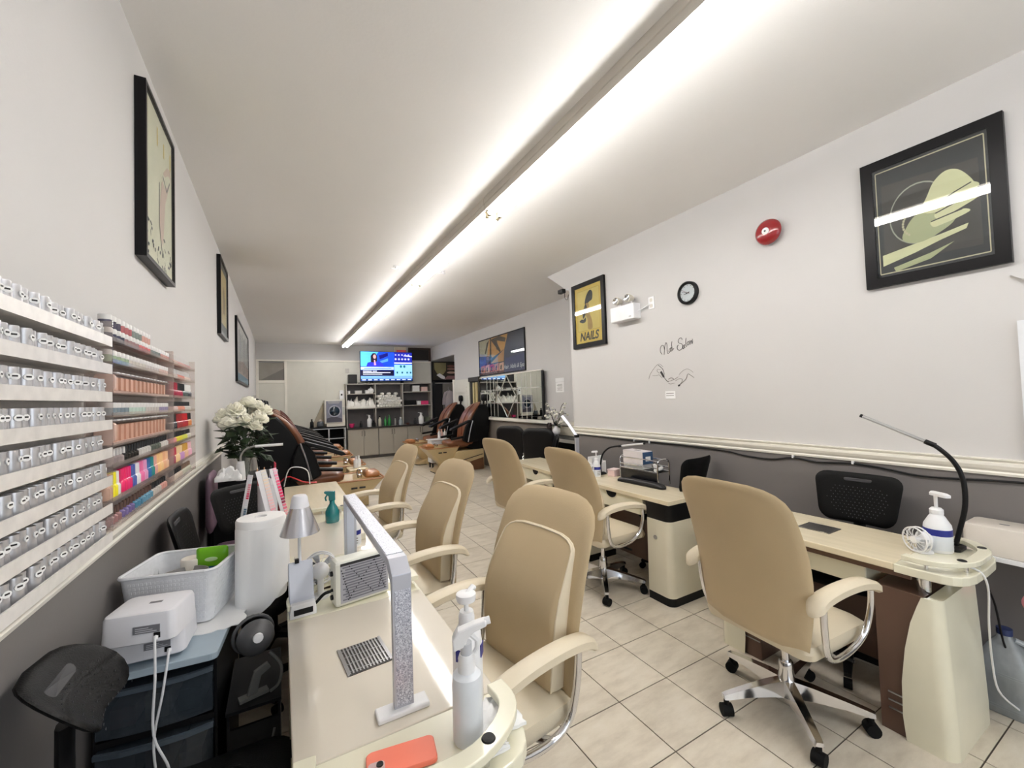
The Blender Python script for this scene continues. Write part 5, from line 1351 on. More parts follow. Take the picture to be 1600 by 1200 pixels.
obj('cord_loop', G().tube([(.03, -.06, .12), (.06, -.08, .07), (.05, -.09, .02), (.02, -.1, .01)], .005, 6, 5), br, t, smooth=True)
for k, P in enumerate(([(-.03, 1.60, .50), (-.05, 1.55, .40), (-.02, 1.50, .28), (-.06, 1.48, .15), (-.03, 1.46, .02)], [(-.09, 1.62, .45), (-.06, 1.56, .32), (-.10, 1.52, .26), (-.04, 1.5, .30), (-.02, 1.47, .18), (-.05, 1.45, .02)], [(-.12, 1.6, .40), (-.09, 1.55, .30), (-.03, 1.53, .33), (-.01, 1.5, .22), (-.08, 1.47, .05), (-.09, 1.42, .01)])):
    tag(obj('tangled_cord', G().tube(P, .004, 6, 5), br, smooth=True), ('grey cord hanging straightest beside the near desk', 'grey cord looped in the middle of the tangle by the near desk', 'grey cord lying lowest in the tangle by the near desk')[k], 'cord', 'tangled cords under the near desk')
# open door of the near desk cabinet
t = thing('desk_cupboard', 'beige cupboard with open door under the near desk', 'cupboard', (.0, 1.50, 0))
obj('side_panel', G().box(.012, .03, .0, .20, .05, .69), M('panel_olive', (150, 142, 112), .5), t)
obj('door', G().box(.012, .035, -.25, -.225, .08, .62), M('panel_olive', (150, 142, 112), .5), t)
obj('hinge', G().box(.0, .03, -.06, -.03, .40, .42), chrome, t)
# ---------------------------------------------------------------- mauve chair with towel, side cabinet, vase, lamp
t = thing('mauve_chair', 'mauve padded chair by the left wall with a white towel over it', 'chair', (-.30, 3.86, 0))
mv = M('mauve_vinyl', (120, 96, 112), .5)
obj('backrest', G().dome(densify(rrect(-.16, .16, .62, 1.06, .06)), .03, .03, lambda y, z, d: (-.16 + d, y, z), 5, 3), mv, t, smooth=60)
obj('seat', G().dome(densify(rrect(-.15, .18, -.17, .17, .05)), .03, .04, lambda x, y, d: (x, y, .46 + d), 5, 3), mv, t, smooth=60)
for x in (-.12, .14):
    for y in (-.13, .13): obj('leg', G().tube([(x, y, 0), (x*.9, y*.9, .44)], .012, 8), black, t, smooth=True)
crumple('towel', 'white towel heaped on the mauve chair by the left wall', 'towel', (-.345, 3.74, 1.0), .16, .12, .10, 5, paper)
t = thing('side_cabinet', 'black side cabinet below the vase of roses', 'cabinet', (-.30, 4.30, 0))
obj('carcass', G().box(-.20, .20, -.22, .22, 0, .95), black, t, bevel=.006)
obj('door', G().box(.20, .212, -.20, .20, .08, .90), blackmat, t, bevel=.004)
obj('door_front', G().box(-.18, .18, -.232, -.22, .08, .90), blackmat, t, bevel=.004)
t = thing('rose_vase', 'glass vase packed with white roses by the left wall', 'flower vase', (-.275, 4.22, .95))
obj('vase', G().lathe([(0, 0), (.045, 0), (.04, .05), (.05, .14), (.075, .2), (.07, .2), (.046, .14), (.036, .06), (0, .01)], 20), glassy('vase_glass', (170, 176, 170), .4, .05), t, smooth=40)
leafm = M('rose_leaf', (36, 52, 28), .5, var=.3, scale=10)
rosem = M('rose_petal', (247, 244, 228), .6, var=.05, scale=20)
def rose_mesh():
    g = G()
    for (n, r, zc, h_, tilt, off) in ((3, .016, .018, .028, .15, 0), (4, .026, .012, .03, .45, .4), (5, .037, .006, .03, .8, .9), (6, .046, -.004, .028, 1.15, .2)):
        for k in range(n):
            a = 2*PI*k/n + off
            out = circ(0, 0, r*.95, 9, h_)
            m = Matrix.Rotation(a, 4, 'Z') @ Matrix.Translation((r*.55, 0, zc + h_*.5*math.cos(tilt))) @ Matrix.Rotation(tilt, 4, 'Y')
            g2 = G().dome(out, .003, .003, lambda y, z, d: (d + 6*y*y, y, z), 2, 2)
            g2.xf(m); g.add(g2.v, g2.f)
    me = g.mesh('rose'); me.materials.append(rosem)
    me.polygons.foreach_set('use_smooth', [True]*len(me.polygons))
    return me
rme = rose_mesh()
lg_ = G(); lg_.rings([[(x, y - .002, z) for x, y, z in ((0, 0, 0), (.001, 0, .001), (.001, 0, .002))], [(.035, -.022, .004), (.035, .0, .012), (.035, .022, .004)], [(.08, -.001, -.004), (.081, 0, -.003), (.08, .001, -.004)]])
lme = lg_.mesh('leaf'); lme.materials.append(leafm)
random.seed(5)
for k, (x, y, z, q) in enumerate(((-.13, -.02, .50, 1.25), (-.05, -.06, .55, 1.2), (.03, .0, .60, 1.2), (.09, .03, .57, 1.1), (.15, .0, .53, 1.1), (.11, -.08, .47, 1.25), (.02, -.10, .46, 1.1), (-.10, -.10, .44, 1.2), (-.02, .08, .56, 1.1), (.08, -.12, .42, 1.05), (-.16, .05, .46, 1.1), (.06, .10, .55, 1.0))):
    o = obj('rose', rme, None, t); o.location = (x, y, z); o.rotation_euler = (random.uniform(-.5, .5), random.uniform(-.4, .6), random.uniform(0, 6)); o.scale = (q*1.2, q*1.2, q*1.2)
    obj('stem', G().tube([(x, y, z - .01), (x*.6, y*.6, z*.65), (x*.15, y*.15, .12)], .003, 5, 3), leafm, t)
for k in range(130):
    a = random.uniform(0, 6.28); rr = random.uniform(.02, .15); z = random.uniform(.16, .46)
    o = obj('leaf', lme, None, t); o.location = (rr*math.cos(a), rr*math.sin(a), z)
    o.rotation_euler = (random.uniform(-.6, .6), random.uniform(-.5, .9), a + random.uniform(-.6, .6)); q = random.uniform(1.0, 1.6); o.scale = (q, q*1.3, q)
t = thing('desk_lamp', 'white lamp with thin light bar in front of the roses', 'lamp', (-.285, 3.99, .952))
obj('base', G().lathe([(0, 0), (.035, 0), (.03, .10), (.026, .15), (0, .15)], 18), white, t, smooth=40)
obj('neck', G().tube([(0, 0, .15), (.005, 0, .20), (.04, 0, .245), (.09, 0, .262), (.11, 0, .262)], .008, 8, 5), steel, t, smooth=True)
obj('light_bar', G().tube([(.10, 0, .262), (.30, .0, .262)], .011, 8), white, t, smooth=True)
t = thing('red_bag', 'dark red bag standing behind the third desk', 'bag', (-.06, 4.66, 0))
obj('bag_body', G().rings([[(x, y, z) for x, y in rrect(-.10*q, .10*q, -.07*q, .07*q, .02)] for z, q in ((0, 1), (.3, 1.05), (.62, .9))]), M('red_fabric', (150, 20, 34), .6), t, smooth=40)
for y in (-.03, .03): obj('handle', G().tube([(-.05, y, .6), (-.03, y, .74), (.03, y, .74), (.05, y, .6)], .006, 6, 4), M('red_fabric', (150, 20, 34), .6), t, smooth=True)
# ================================================================ back wall furniture
cabm = M('cabinet_grey_laminate', (170, 164, 152), .45, var=.02)
backm = M('shelf_back_grey', (92, 90, 92), .6)
shelfm = M('shelf_edge_pale', (178, 174, 166), .5)
cntm = M('counter_dark', (46, 40, 38), .3)
CY = 11.80
for k, x0 in enumerate((1.56, 2.36, 3.16)):
    t = thing('base_cabinet', ('left', 'middle', 'right')[k] + ' of three grey two door base cabinets under the television', 'cabinet', (x0, CY, 0), 0, 'base cabinets at the back')
    obj('carcass', G().box(0, .79, .02, .39, .08, .81), cabm, t)
    obj('plinth', G().box(0, .79, .06, .38, 0, .08), M('plinth_grey', (96, 92, 88), .5), t)
    for s in (0, 1):
        d = obj('door', G().box(.004 + .395*s, .391 + .395*s, 0, .02, .09, .80), cabm, t, bevel=.003)
        hx = .355 if s == 0 else .425
        obj('handle', G().tube([(hx, 0, .62), (hx, -.028, .63), (hx, -.028, .75), (hx, 0, .76)], .006, 8), darkgrey, d, smooth=True)
tag(obj('countertop', G().box(1.53, 3.98, CY - .03, YB - .085, .812, .85), cntm, bevel=.004), 'dark countertop over the grey base cabinets', 'countertop')
t = thing('shelf_unit', 'grey open shelf unit of three bays below the television', 'shelf unit', (1.55, 11.90, .85))
obj('back_board', G().box(0, 2.37, .29, .30, 0, 1.18), backm, t)
for x in (0, .75, 1.51, 2.35): obj('upright', G().box(x, x + .022, 0, .29, 0, 1.18), shelfm, t)
obj('top_board', G().box(-.01, 2.385, -.005, .30, 1.17, 1.195), shelfm, t)
for (a, b_, z) in ((.022, .75, .50), (.022, .75, .90), (.772, 1.51, .50), (1.532, 2.35, .535), (1.532, 2.35, .925)):
    obj('shelf', G().box(a, b_, 0, .29, z, z + .022), shelfm, t)
# rolled towels in the middle bay
towm = M('towel_white', (238, 236, 230), .95, var=.04, scale=40, bump=.5, bscale=200)
tg = G().lathe([(0, 0), (.030, .0), (.0384, .010), (.0384, .24), (.030, .25), (0, .25)], 12, ax='y')
tme = tg.mesh('rolled_towel'); tme.materials.append(towm); tme.polygons.foreach_set('use_smooth', [True]*len(tme.polygons))
k = 0
rows = (9, 8, 9, 8, 7, 3)
rw = ('bottom', 'second', 'third', 'fourth', 'fifth', 'top')
for r in range(6):
    for c in range(rows[r]):
        o = bpy.data.objects.new('rolled_towel', tme); col.objects.link(o)
        cc = c if rows[r] != 3 else (1, 3.5, 6)[c]
        o.location = (2.385 + .0772*cc + (.0386 if r % 2 else 0), 11.88 + random.uniform(-.01, .01), 1.373 + .039 + .0672*r)
        tag(o, 'rolled white towel in the %s row of the middle shelf bay, %s from the left' % (rw[r], ORD[c]), 'towel', 'rolled towels in the middle bay')
for c in range(4):
    crumple('folded_towel', 'heaped white towel in the left shelf bay, %s from the left' % ORD[c], 'towel', (1.67 + .175*c, 12.02, 1.372), .24, .24, .27 + .03*(c % 2), 40 + c, towm, 8)['group'] = 'heaped towels in the left bay'
# small things on the shelves and counter
def bowl(name, label, cat, loc, r, h, mat):
    return tag(obj(name, G().lathe([(0, 0), (r*.6, 0), (r, h*.8), (r, h), (r*.93, h), (r*.55, h*.12), (0, h*.1)], 18), mat, None, smooth=40, loc=loc), label, cat)
def bottle(label, loc, r, h, mat, capm=black, pump=False):
    t = thing('bottle', label, 'bottle', loc)
    obj('bottle_body', G().lathe([(0, 0), (r, 0), (r, h*.6), (r*.4, h*.78), (r*.4, h*.85), (0, h*.85)], 16), mat, t, smooth=40)
    obj('cap', G().lathe([(0, h*.85), (r*.5, h*.85), (r*.45, h), (0, h)], 12), capm, t, smooth=40)
    if pump: obj('spout', G().tube([(0, 0, h), (-r*1.2, 0, h + .01)], .008, 6), capm, t)
    return t
hotpink = M('hot_pink', (222, 60, 120), .4)
bowl('pink_bowl', 'hot pink bowl at the left end of the dark counter', 'bowl', (1.68, 11.95, .85), .075, .11, hotpink)
bottle('dark narrow bottle on the counter in the left bay', (1.92, 11.93, .85), .035, .17, black)
bottle('white pump bottle on the counter in the left bay', (2.14, 11.95, .85), .06, .32, paper, white, True)
bottle('squat black jar on the counter beside the divider', (2.25, 11.92, .85), .06, .17, black)
bottle('dark bottle with pale label on the counter in the middle bay', (2.42, 11.95, .85), .045, .29, M('bottle_beige', (190, 186, 170), .4))
greenb = M('green_bottle', (40, 130, 60), .2, coat=.4)
bottle('bright green bottle on the counter, left of two', (2.58, 11.97, .85), .04, .26, greenb, M('green_cap', (36, 110, 52), .4))
bottle('bright green bottle on the counter, right of two', (2.68, 11.93, .85), .045, .30, greenb, M('green_cap', (36, 110, 52), .4))
bottle('slim clear bottle on the counter in the middle bay', (2.85, 11.96, .85), .03, .24, M('clear_grey', (150, 150, 146), .2))
bottle('clear jar with white lid on the counter in the middle bay', (3.0, 11.94, .85), .055, .22, M('clear_jar', (160, 168, 172), .15), white)
bowl('brown_bowl', 'small brown dish on the counter in the right bay', 'bowl', (3.2, 11.93, .85), .05, .05, M('dish_brown', (80, 44, 40), .4))
bottle('small dark bottle on the counter in the right bay', (3.42, 11.95, .85), .04, .17, darkgrey)
bottle('round white pump bottle on the counter in the right bay', (3.60, 11.95, .85), .075, .32, paper, white, True)
t = thing('planter', 'small plant in a low white dish on the counter', 'planter', (3.80, 11.96, .85))
obj('dish', G().box(-.10, .09, -.05, .05, 0, .04), white, t, bevel=.006)
for k in range(6): obj('leaf', G().tube([(-.06 + .025*k, 0, .04), (-.07 + .03*k, .01, .14), (-.10 + .04*k, 0, .22)], [.01, .012, .003], 6), M('sage_leaf', (110, 120, 96), .6), t)
for (nm, lab, x, z, w_, h_, m) in (('small_box', 'small white cube on the top left shelf', 1.60, 1.772, .05, .08, paper), ('stacked_dish', 'low white dish stack on the top left shelf', 1.78, 1.772, .17, .08, M('dish_white', (206, 206, 204), .4)), ('small_box', 'white box in the middle of the top left shelf', 2.05, 1.772, .09, .09, paper), ('carton', 'white carton on the top right shelf', 3.36, 1.797, .20, .17, paper), ('black_box', 'black checked box at the left of the top right shelf', 3.12, 1.797, .16, .21, M('checked_box', (60, 58, 58), .5)), ('black_case', 'long black case on the middle right shelf', 3.15, 1.407, .30, .14, black), ('pink_box', 'hot pink box on the middle right shelf', 3.60, 1.407, .22, .11, hotpink), ('white_box', 'white box beside the hot pink one', 3.50, 1.407, .09, .11, paper), ('basket', 'pale pink basket on the top right shelf', 3.62, 1.797, .18, .13, M('basket_blush', (226, 196, 190), .6))):
    t = thing(nm, lab, 'box', (x, 11.96, z))
    obj('box_body', G().box(0, w_, -.06, .08, 0, h_*.8), m, t, bevel=.005)
    obj('box_lid', G().box(-.003, w_ + .003, -.063, .083, h_*.8, h_), m, t, bevel=.005)
t = thing('teapot', 'round white pot on the top left shelf', 'pot', (2.20, 11.97, 1.772))
obj('pot', G().lathe([(0, 0), (.06, 0), (.085, .06), (.07, .12), (.03, .14), (0, .15)], 18), paper, t, smooth=60)
obj('lid_knob', G().ell((0, 0, .16), .018), paper, t, smooth=True)
# television
t = thing('television', 'large wall television showing a blue newscast over the shelves', 'television', (2.66, 11.98, 2.10), math.radians(1.2))
TW, TH = 1.46, .845
obj('bezel', G().box(-TW/2, TW/2, -.01, .05, 0, TH), black, t, bevel=.004)
obj('stand_foot', G().box(-.45, -.40, -.06, .08, -.052, 0), black, t)
obj('stand_foot', G().box(.40, .45, -.06, .08, -.052, 0), black, t)
scn = obj('screen', G().box(-TW/2 + .012, TW/2 - .012, -.012, -.010, .02, TH - .012), M('screen_blue', (30, 80, 220), .25, var=.2, scale=3, emit=1.0), t)
SW, SH = TW - .024, TH - .032
kk = [0]
def scr(nm, pts, c, e=1.0):
    kk[0] += 1
    P = [(-TW/2 + .012 + u*SW, .02 + (1 - v)*SH) for u, v in pts]
    a = -.0125 - .0004*kk[0]
    obj(nm, G().prism(P, a, a + .0004, 'y'), M('screen_%d_%d_%d' % c, c, .3, emit=e, var=.0), scn)
def rc(u0, v0, u1, v1): return [(u0, v0), (u1, v0), (u1, v1), (u0, v1)]
scr('studio_light', [(0, .0), (.34, .0), (.2, .35), (.12, .5), (0, .5)], (90, 190, 240))
scr('studio_band', [(.34, .12), (.52, .02), (.52, .14), (.36, .26)], (20, 20, 120))
scr('studio_ramp', [(.36, .32), (.52, .22), (.52, .32), (.4, .38)], (80, 150, 250))
scr('jacket', [(.1, .52), (.13, .38), (.22, .33), (.34, .33), (.42, .42), (.44, .52)], (40, 50, 210))
scr('hair', [(.19, .36), (.19, .14), (.23, .05), (.28, .05), (.31, .14), (.31, .3), (.28, .38)], (30, 20, 40))
scr('face', circ(.262, .165, .028, 14, .075), (226, 170, 170))
scr('neckline', [(.25, .28), (.27, .28), (.29, .46), (.25, .46)], (220, 160, 190))
scr('headline_bar', rc(0, .52, .63, .62), (190, 220, 240))
scr('caption_bar', rc(0, .63, .63, .83), (14, 12, 50))
scr('ticker_bar', rc(0, .83, 1, .93), (120, 170, 220))
scr('ticker_base', rc(0, .93, 1, 1), (24, 60, 130))
scr('side_top', rc(.64, .0, 1, .36), (30, 40, 170))
scr('side_mid', rc(.64, .36, 1, .40), (236, 240, 246))
scr('side_panel', rc(.64, .44, 1, .83), (150, 210, 236))
scr('weather_strip', [(.85, .1), (1, .12), (1, .16), (.82, .13)], (240, 240, 245))
for k in range(5): scr('weather_icon', circ(.67 + .065*k, .24, .02, 8, .035), (226, 232, 246))
for k in range(5): scr('weather_icon', circ(.67 + .065*k, .09, .018, 8, .03), (200, 200, 250))
for k, (u0, v, u1) in enumerate(((.04, .655, .2), (.22, .655, .3), (.04, .705, .56), (.04, .76, .4), (.06, .56, .58), (.76, .41, .86))): scr('caption_line', rc(u0, v, u1, v + .025), (222, 226, 240) if k < 4 else (90, 120, 180))
for u in (.77, .84): scr('gauge', circ(u, .5, .025, 10, .05), (30, 110, 130))
for u in (.68, .78, .88, .95): scr('dial', rc(u, .68, u + .03, .75), (30, 90, 110))
for k in range(9): scr('ticker_word', rc(.02 + .11*k, .945, .09 + .11*k, .985), (200, 216, 240))
# speaker and box on the shelf top
t = thing('speaker', 'small black speaker box left of the television', 'speaker', (1.73, 12.03, 2.046))
obj('cabinet', G().box(-.11, .11, -.08, .08, 0, .25), black, t, bevel=.006)
obj('grille', G().box(-.09, .09, -.084, -.08, .02, .23), darkgrey, t)
tag(obj('cable_box', G().box(1.88, 2.12, 11.94, 12.1, 2.046, 2.075), black, bevel=.004), 'flat black box between the speaker and the television', 'cable box')
t = thing('exit_sign', 'small red and white sign box above the television', 'sign', (3.11, YB - .05, 2.95))
obj('box', G().box(-.16, .16, -.05, .05, 0, .17), M('sign_cream', (226, 216, 196), .5), t, bevel=.006)
obj('red_band', G().box(-.12, .16, -.054, -.05, .0, .08), M('sign_red', (206, 84, 84), .5, emit=.25), t)
t = thing('wall_switch', 'pale square switch plate on the partition left of the television', 'switch', (1.63, YB - .08, 2.42))
obj('plate', G().box(-.05, .05, -.01, 0, -.06, .06), M('plate_grey', (200, 196, 190), .5), t, bevel=.003)
obj('rocker', G().box(-.02, .02, -.014, -.01, -.03, .03), M('plate_grey', (200, 196, 190), .5), t)
# towel warmer with round porthole picture
t = thing('towel_warmer', 'white box appliance with a round porthole door, left of the cabinets', 'towel warmer', (1.25, 11.82, .92))
obj('case', G().box(-.25, .25, 0, .35, .08, .70), M('warmer_white', (224, 220, 210), .4), t, bevel=.01)
obj('front_panel', G().box(-.21, .18, -.012, 0, .11, .67), M('warmer_blue_grey', (128, 130, 148), .35), t, bevel=.006)
obj('top_window', G().prism([(-.15, .60), (.10, .60), (.14, .67), (-.18, .67)], -.016, -.012, 'y'), M('warmer_panel', (160, 160, 166), .4), t)
obj('porthole_ring', G().lathe([(.125, -.014), (.155, -.014), (.15, -.03), (.13, -.03)], 28, (-.01, 0, .40), 'y', True), M('ring_silver', (176, 176, 190), .3, metal=.4), t, smooth=40)
obj('porthole_glass', G().lathe([(0, -.014), (.125, -.014), (.11, -.02), (0, -.024)], 28, (-.01, 0, .40), 'y'), M('porthole_dark', (22, 40, 56), .1, coat=.5), t, smooth=60)
obj('lower_panel', G().prism([(-.2, .12), (.17, .12), (.17, .2), (-.02, .27), (-.2, .22)], -.015, -.012, 'y'), M('warmer_dark_grey', (74, 72, 86), .4), t)  # darker grey patch low on the front panel
obj('foot_tray', G().box(-.20, .23, -.02, .33, 0, .075), M('warmer_tray', (232, 226, 216), .4), t, bevel=.006)
obj('side_label', G().box(.19, .24, -.003, 0, .3, .5), M('label_green', (190, 196, 190), .5), t)
t = thing('air_freshener', 'narrow white dispenser on the wall above the towel warmer', 'dispenser', (1.44, 11.95, 1.63))
obj('body', G().box(-.05, .05, 0, .08, 0, .24), white, t, bevel=.01)
obj('mark', G().box(-.02, .02, -.003, 0, .1, .15), darkgrey, t)
t = thing('equipment_cart', 'black metal cart with two bays beside the cabinets', 'cart', (1.10, 11.83, 0))
obj('top', G().box(-.44, .42, -.05, .36, .88, .92), black, t, bevel=.005)
for z in (.02, .58): obj('shelf', G().box(-.42, .40, -.03, .34, z, z + .03), black, t)
for x in (-.42, -.02, .38): obj('post', G().box(x, x + .03, -.04, -.01, .05, .88), steel if x > -.1 else darkgrey, t)
obj('back_panel', G().box(-.42, .40, .33, .35, 0, .88), blackmat, t)
for z in (.60, .86): obj('cross_rail', G().box(-.42, .41, -.045, -.02, z, z + .02), steel, t)
t = thing('leaning_board', 'tan panel leaning on the partition beside the towel warmer', 'board', (.80, 12.0, .92))
obj('panel', G().prism([(-.10, 0), (.22, 0), (.22, .62), (.18, .62)], -.02, .0, 'y'), M('tan_board', (176, 166, 146), .6), t)
bottle('small dark bottle with pointed top on the black cart', (.70, 11.85, .92), .045, .22, black)
t = thing('bag', 'small grey bag on the black cart', 'bag', (.90, 11.86, .92))
obj('bag_body', G().dome(densify(rrect(-.08, .08, 0, .15, .03)), .05, .05, lambda x, z, d: (x, d, z), 4, 2), M('bag_grey', (86, 92, 98), .6), t, smooth=60)
obj('bag_top', G().ell((0, 0, .16), (.05, .03, .04)), M('bag_beige', (186, 176, 166), .7), t, smooth=True)
# robe in the doorway
rob = M('robe_lilac', (196, 188, 194), .9, bump=.3, bscale=60)
t = thing('bath_robe', 'pale lilac robe hanging in the alcove doorway', 'robe', (4.56, YB - .10, .95))
R = []
for z, w_, d_ in ((.86, .05, .03), (.82, .11, .04), (.6, .14, .05), (.4, .12, .05), (.2, .13, .05), (0, .11, .04)):
    R.append([(w_*math.cos(a)*(1 + .12*math.sin(5*a + z*4)) + .02*z, d_*math.sin(a), z) for a in [2*PI*i/20 for i in range(20)]])
obj('robe_body', G().rings(R), rob, t, smooth=60)
obj('sleeve', G().tube([(-.08, 0, .80), (-.15, -.01, .62), (-.16, -.01, .42)], [.05, .045, .05], 8, 3), rob, t, smooth=True)
obj('hanger', G().tube([(0, .01, .98), (0, .01, .9), (.12, 0, .82)], .006, 6), steel, t)

# ================================================================ pedicure chairs
pbrown_l = M('pedicure_brown_leather', (122, 74, 47), .38, var=.06, scale=4, coat=.15)
pbase = M('pedicure_base_beige', (204, 182, 138), .3, var=.03, coat=.3)
pwood = M('pedicure_wood_panel', (104, 70, 46), .4, var=.15, scale=5, stretch=(1, 1, 6))
pshell = M('pedicure_black_shell', (13, 12, 13), .45, spec=.2)
def pedi():
    t = thing('pedicure_chair', '', 'pedicure chair', (0, 0, 0), 0, '')
    W = .30
    b = obj('base', G().prism([(-.50, 0), (.34, 0), (.34, .08), (.22, .24), (.14, .44), (-.50, .44)], -W, W, 'y'), pbase, t, bevel=.02)
    for s in (-1, 1):
        obj('wood_panel', G().prism([(-.48, .01), (.26, .01), (.26, .09), (-.05, .17), (-.48, .26)], min(s*W, s*(W + .006)), max(s*W, s*(W + .006)), 'y'), pwood, b)
        obj('trim_line', G().tube([(.22, s*(W + .006), .16), (.0, s*(W + .006), .24), (-.46, s*(W + .006), .33)], .008, 6), darkgrey, b)
    obj('toe_step', G().rings([[(x, y, z) for x, y in rrect(.1, xe, -.22, .22, .1)] for z, xe in ((.0, .56), (.035, .60), (.09, .50), (.13, .36))]), pbase, t, smooth=50)
    obj('toe_sole', G().prism(rrect(.1, .58, -.23, .23, .1), 0, .012), black, t)
    tub = [(.10, .22, .40, .15), (.20, .16, .48, .20), (.34, .12, .62, .26), (.50, .08, .76, .31), (.53, .07, .78, .325)]
    R = [[(x, y, z) for x, y in rrect(a, c, -h, h, .07)] for z, a, c, h in tub]
    R += [[(x, y, z) for x, y in rrect(a, c, -h, h, .06)] for z, a, c, h in ((.53, .10, .75, .295), (.48, .12, .73, .28), (.30, .18, .60, .22))]
    tb = obj('foot_tub', G().rings(R), pbase, t, smooth=45)
    obj('tub_rim', G().tube([(x, y, .535) for x, y in rrect(.07, .78, -.325, .325, .07)] + [(x, y, .535) for x, y in rrect(.07, .78, -.325, .325, .07)][:1], .012, 6), M('rim_tan', (170, 120, 80), .35), tb, smooth=True)
    for s in (-1, 1):
        for k, xx in enumerate((.36, .46)):
            obj('logo_mark', G().box(xx, xx + .075, min(s*.305, s*.297), max(s*.305, s*.297), .425, .447), pblack, tb)
    obj('footrest', G().dome(densify(rrect(.56, .76, -.15, .15, .04)), .07, .03, lambda x, y, d: (x, y, .545 + d), 4, 3), M('footrest_tan', (170, 112, 66), .35, coat=.2), t, smooth=60)
    obj('tub_faucet', G().tube([(.50, .1, .54), (.50, .1, .60), (.53, .04, .61), (.54, .02, .58)], .014, 8, 3), chrome, t, smooth=True)
    obj('jet_cap', G().lathe([(0, 0), (.03, 0), (.03, .04), (0, .05)], 14, (.49, -.12, .535)), chrome, t, smooth=40)
    obj('seat', G().dome(densify(rrect(-.28, .30, -.26, .26, (.1, .1, .04, .04))), .07, .11, lambda x, y, d: (x, y, .60 + d), 5, 3), pbrown_l, t, smooth=60)
    # backrest
    out = densify(rrect(-.27, .27, .60, 1.46, (.05, .22, .22, .05), 7))
    fx = lambda z: -.16 - .05*max(0, (z - .6)/.86) - .34*max(0, (z - .6)/.86) ** 3.2
    obj('backrest', G().dome(out, .07, .06, lambda y, z, d: (fx(z) + d + .5*y*y, y, z), 6, 3), pbrown_l, t, smooth=60)
    obj('back_stitch', G().tube([(fx(z) + .075, .0, z) for z in (.75, .9, 1.1, 1.3, 1.42)], .008, 6, 3), M('stitch_red', (96, 34, 20), .5), t)
    obj('back_shell', G().prism([(fx(z) + .015, z) for z in (.5, .7, .9, 1.0, 1.1, 1.2, 1.28, 1.35, 1.40)] + [(-.60, 1.41), (-.67, 1.33), (-.70, 1.1), (-.66, .8), (-.58, .45), (-.3, .42)], -.25, .25, 'y'), pshell, t, bevel=.03)
    obj('headrest', G().dome(densify(rrect(-.12, .12, 1.47, 1.63, .06)), .035, .035, lambda y, z, d: (-.67 + d, y, z), 4, 2.5), pshell, t, smooth=60)
    obj('headrest_stem', G().cyl((-.66, 0, 1.38), (-.67, 0, 1.5), .02), pshell, t)
    for s in (-1, 1):
        ar = obj('armrest', G().prism([(-.34, .62), (-.10, .60), (.02, .66), (-.06, .94), (-.16, 1.08), (-.24, 1.06), (-.30, .9)], min(s*.29, s*.36), max(s*.29, s*.36), 'y'), pshell, t, bevel=.02)
        obj('arm_tray', G().prism([(-.18, 1.06), (-.16, 1.09), (.26, .93), (.30, .89), (.24, .88)], min(s*.28, s*.40), max(s*.28, s*.40), 'y'), black, ar, bevel=.008)
        obj('tray_edge', G().tube([(-.17, s*.41, 1.085), (.05, s*.41, 1.01), (.27, s*.41, .92)], .005, 6), darkgrey, ar, smooth=True)
        obj('arm_strut', G().tube([(-.22, s*.375, 1.07), (-.16, s*.375, .88), (-.10, s*.375, .62)], .012, 8, 3), steel, ar, smooth=True)
        obj('arm_pad', G().tube([(-.08, s*.32, .74), (.08, s*.32, .72), (.26, s*.32, .70)], .035, 8, 3, .7), pshell, ar, smooth=True)
    return t
pc = pedi()
for k, y in enumerate((6.0, 7.36, 8.75, 10.15)):
    lab = 'brown and black pedicure chair in the left row, ' + ('nearest of four', 'second of four', 'third of four', 'farthest of four')[k]
    if k == 0: pc.location = (.42, y, 0); pc['label'] = lab; pc['group'] = 'pedicure chairs in the left row'
    else: dup(pc, (.42, y, 0), 0, lab, 'pedicure chairs in the left row')
for k, y in enumerate((8.55, 9.93)):
    dup(pc, (3.37, y, 0), PI, 'brown pedicure chair by the mirror, ' + ('nearer of two', 'farther of two')[k], 'pedicure chairs on the right')
# small white caddy table between the right chairs
t = thing('pedicure_cart', 'white square pedicure stool table beside the right pedicure tub', 'cart', (3.10, 9.16, 0))
obj('box', G().box(-.17, .15, -.14, .14, .12, .62), white, t, bevel=.02)
obj('top', G().box(-.19, .26, -.16, .16, .62, .645), white, t, bevel=.008)
for x in (-.13, .11):
    for y in (-.1, .1): obj('castor', G().cyl((x, y, 0), (x, y, .12), .018, n=10), darkgrey, t)
for k, (x, y, c) in enumerate(((3.16, 9.12, (236, 232, 230)), (3.24, 9.18, (232, 190, 180)), (3.29, 9.1, (240, 236, 230)))):
    bottle(('white squeeze bottle on the pedicure table, left of three', 'pink squeeze bottle on the pedicure table, middle of three', 'white squeeze bottle on the pedicure table, right of three')[k], (x, y, .645), .035, .22, M('squeeze_%d' % k, c, .4), M('squeeze_cap', (226, 180, 160), .4))
for k, (x, y) in enumerate(((.98, 6.62), (1.03, 6.7))):
    bottle(('pale bottle on the floor stand beyond the nearest tub', 'pale bottle beside it beyond the nearest tub')[k], (x, y, .56), .035, .17, paper, white)
tag(obj('stand_tray', G().box(.86, 1.14, 6.52, 6.82, 0, .56), pbase, bevel=.02), 'beige stand between the first two left tubs', 'stand')
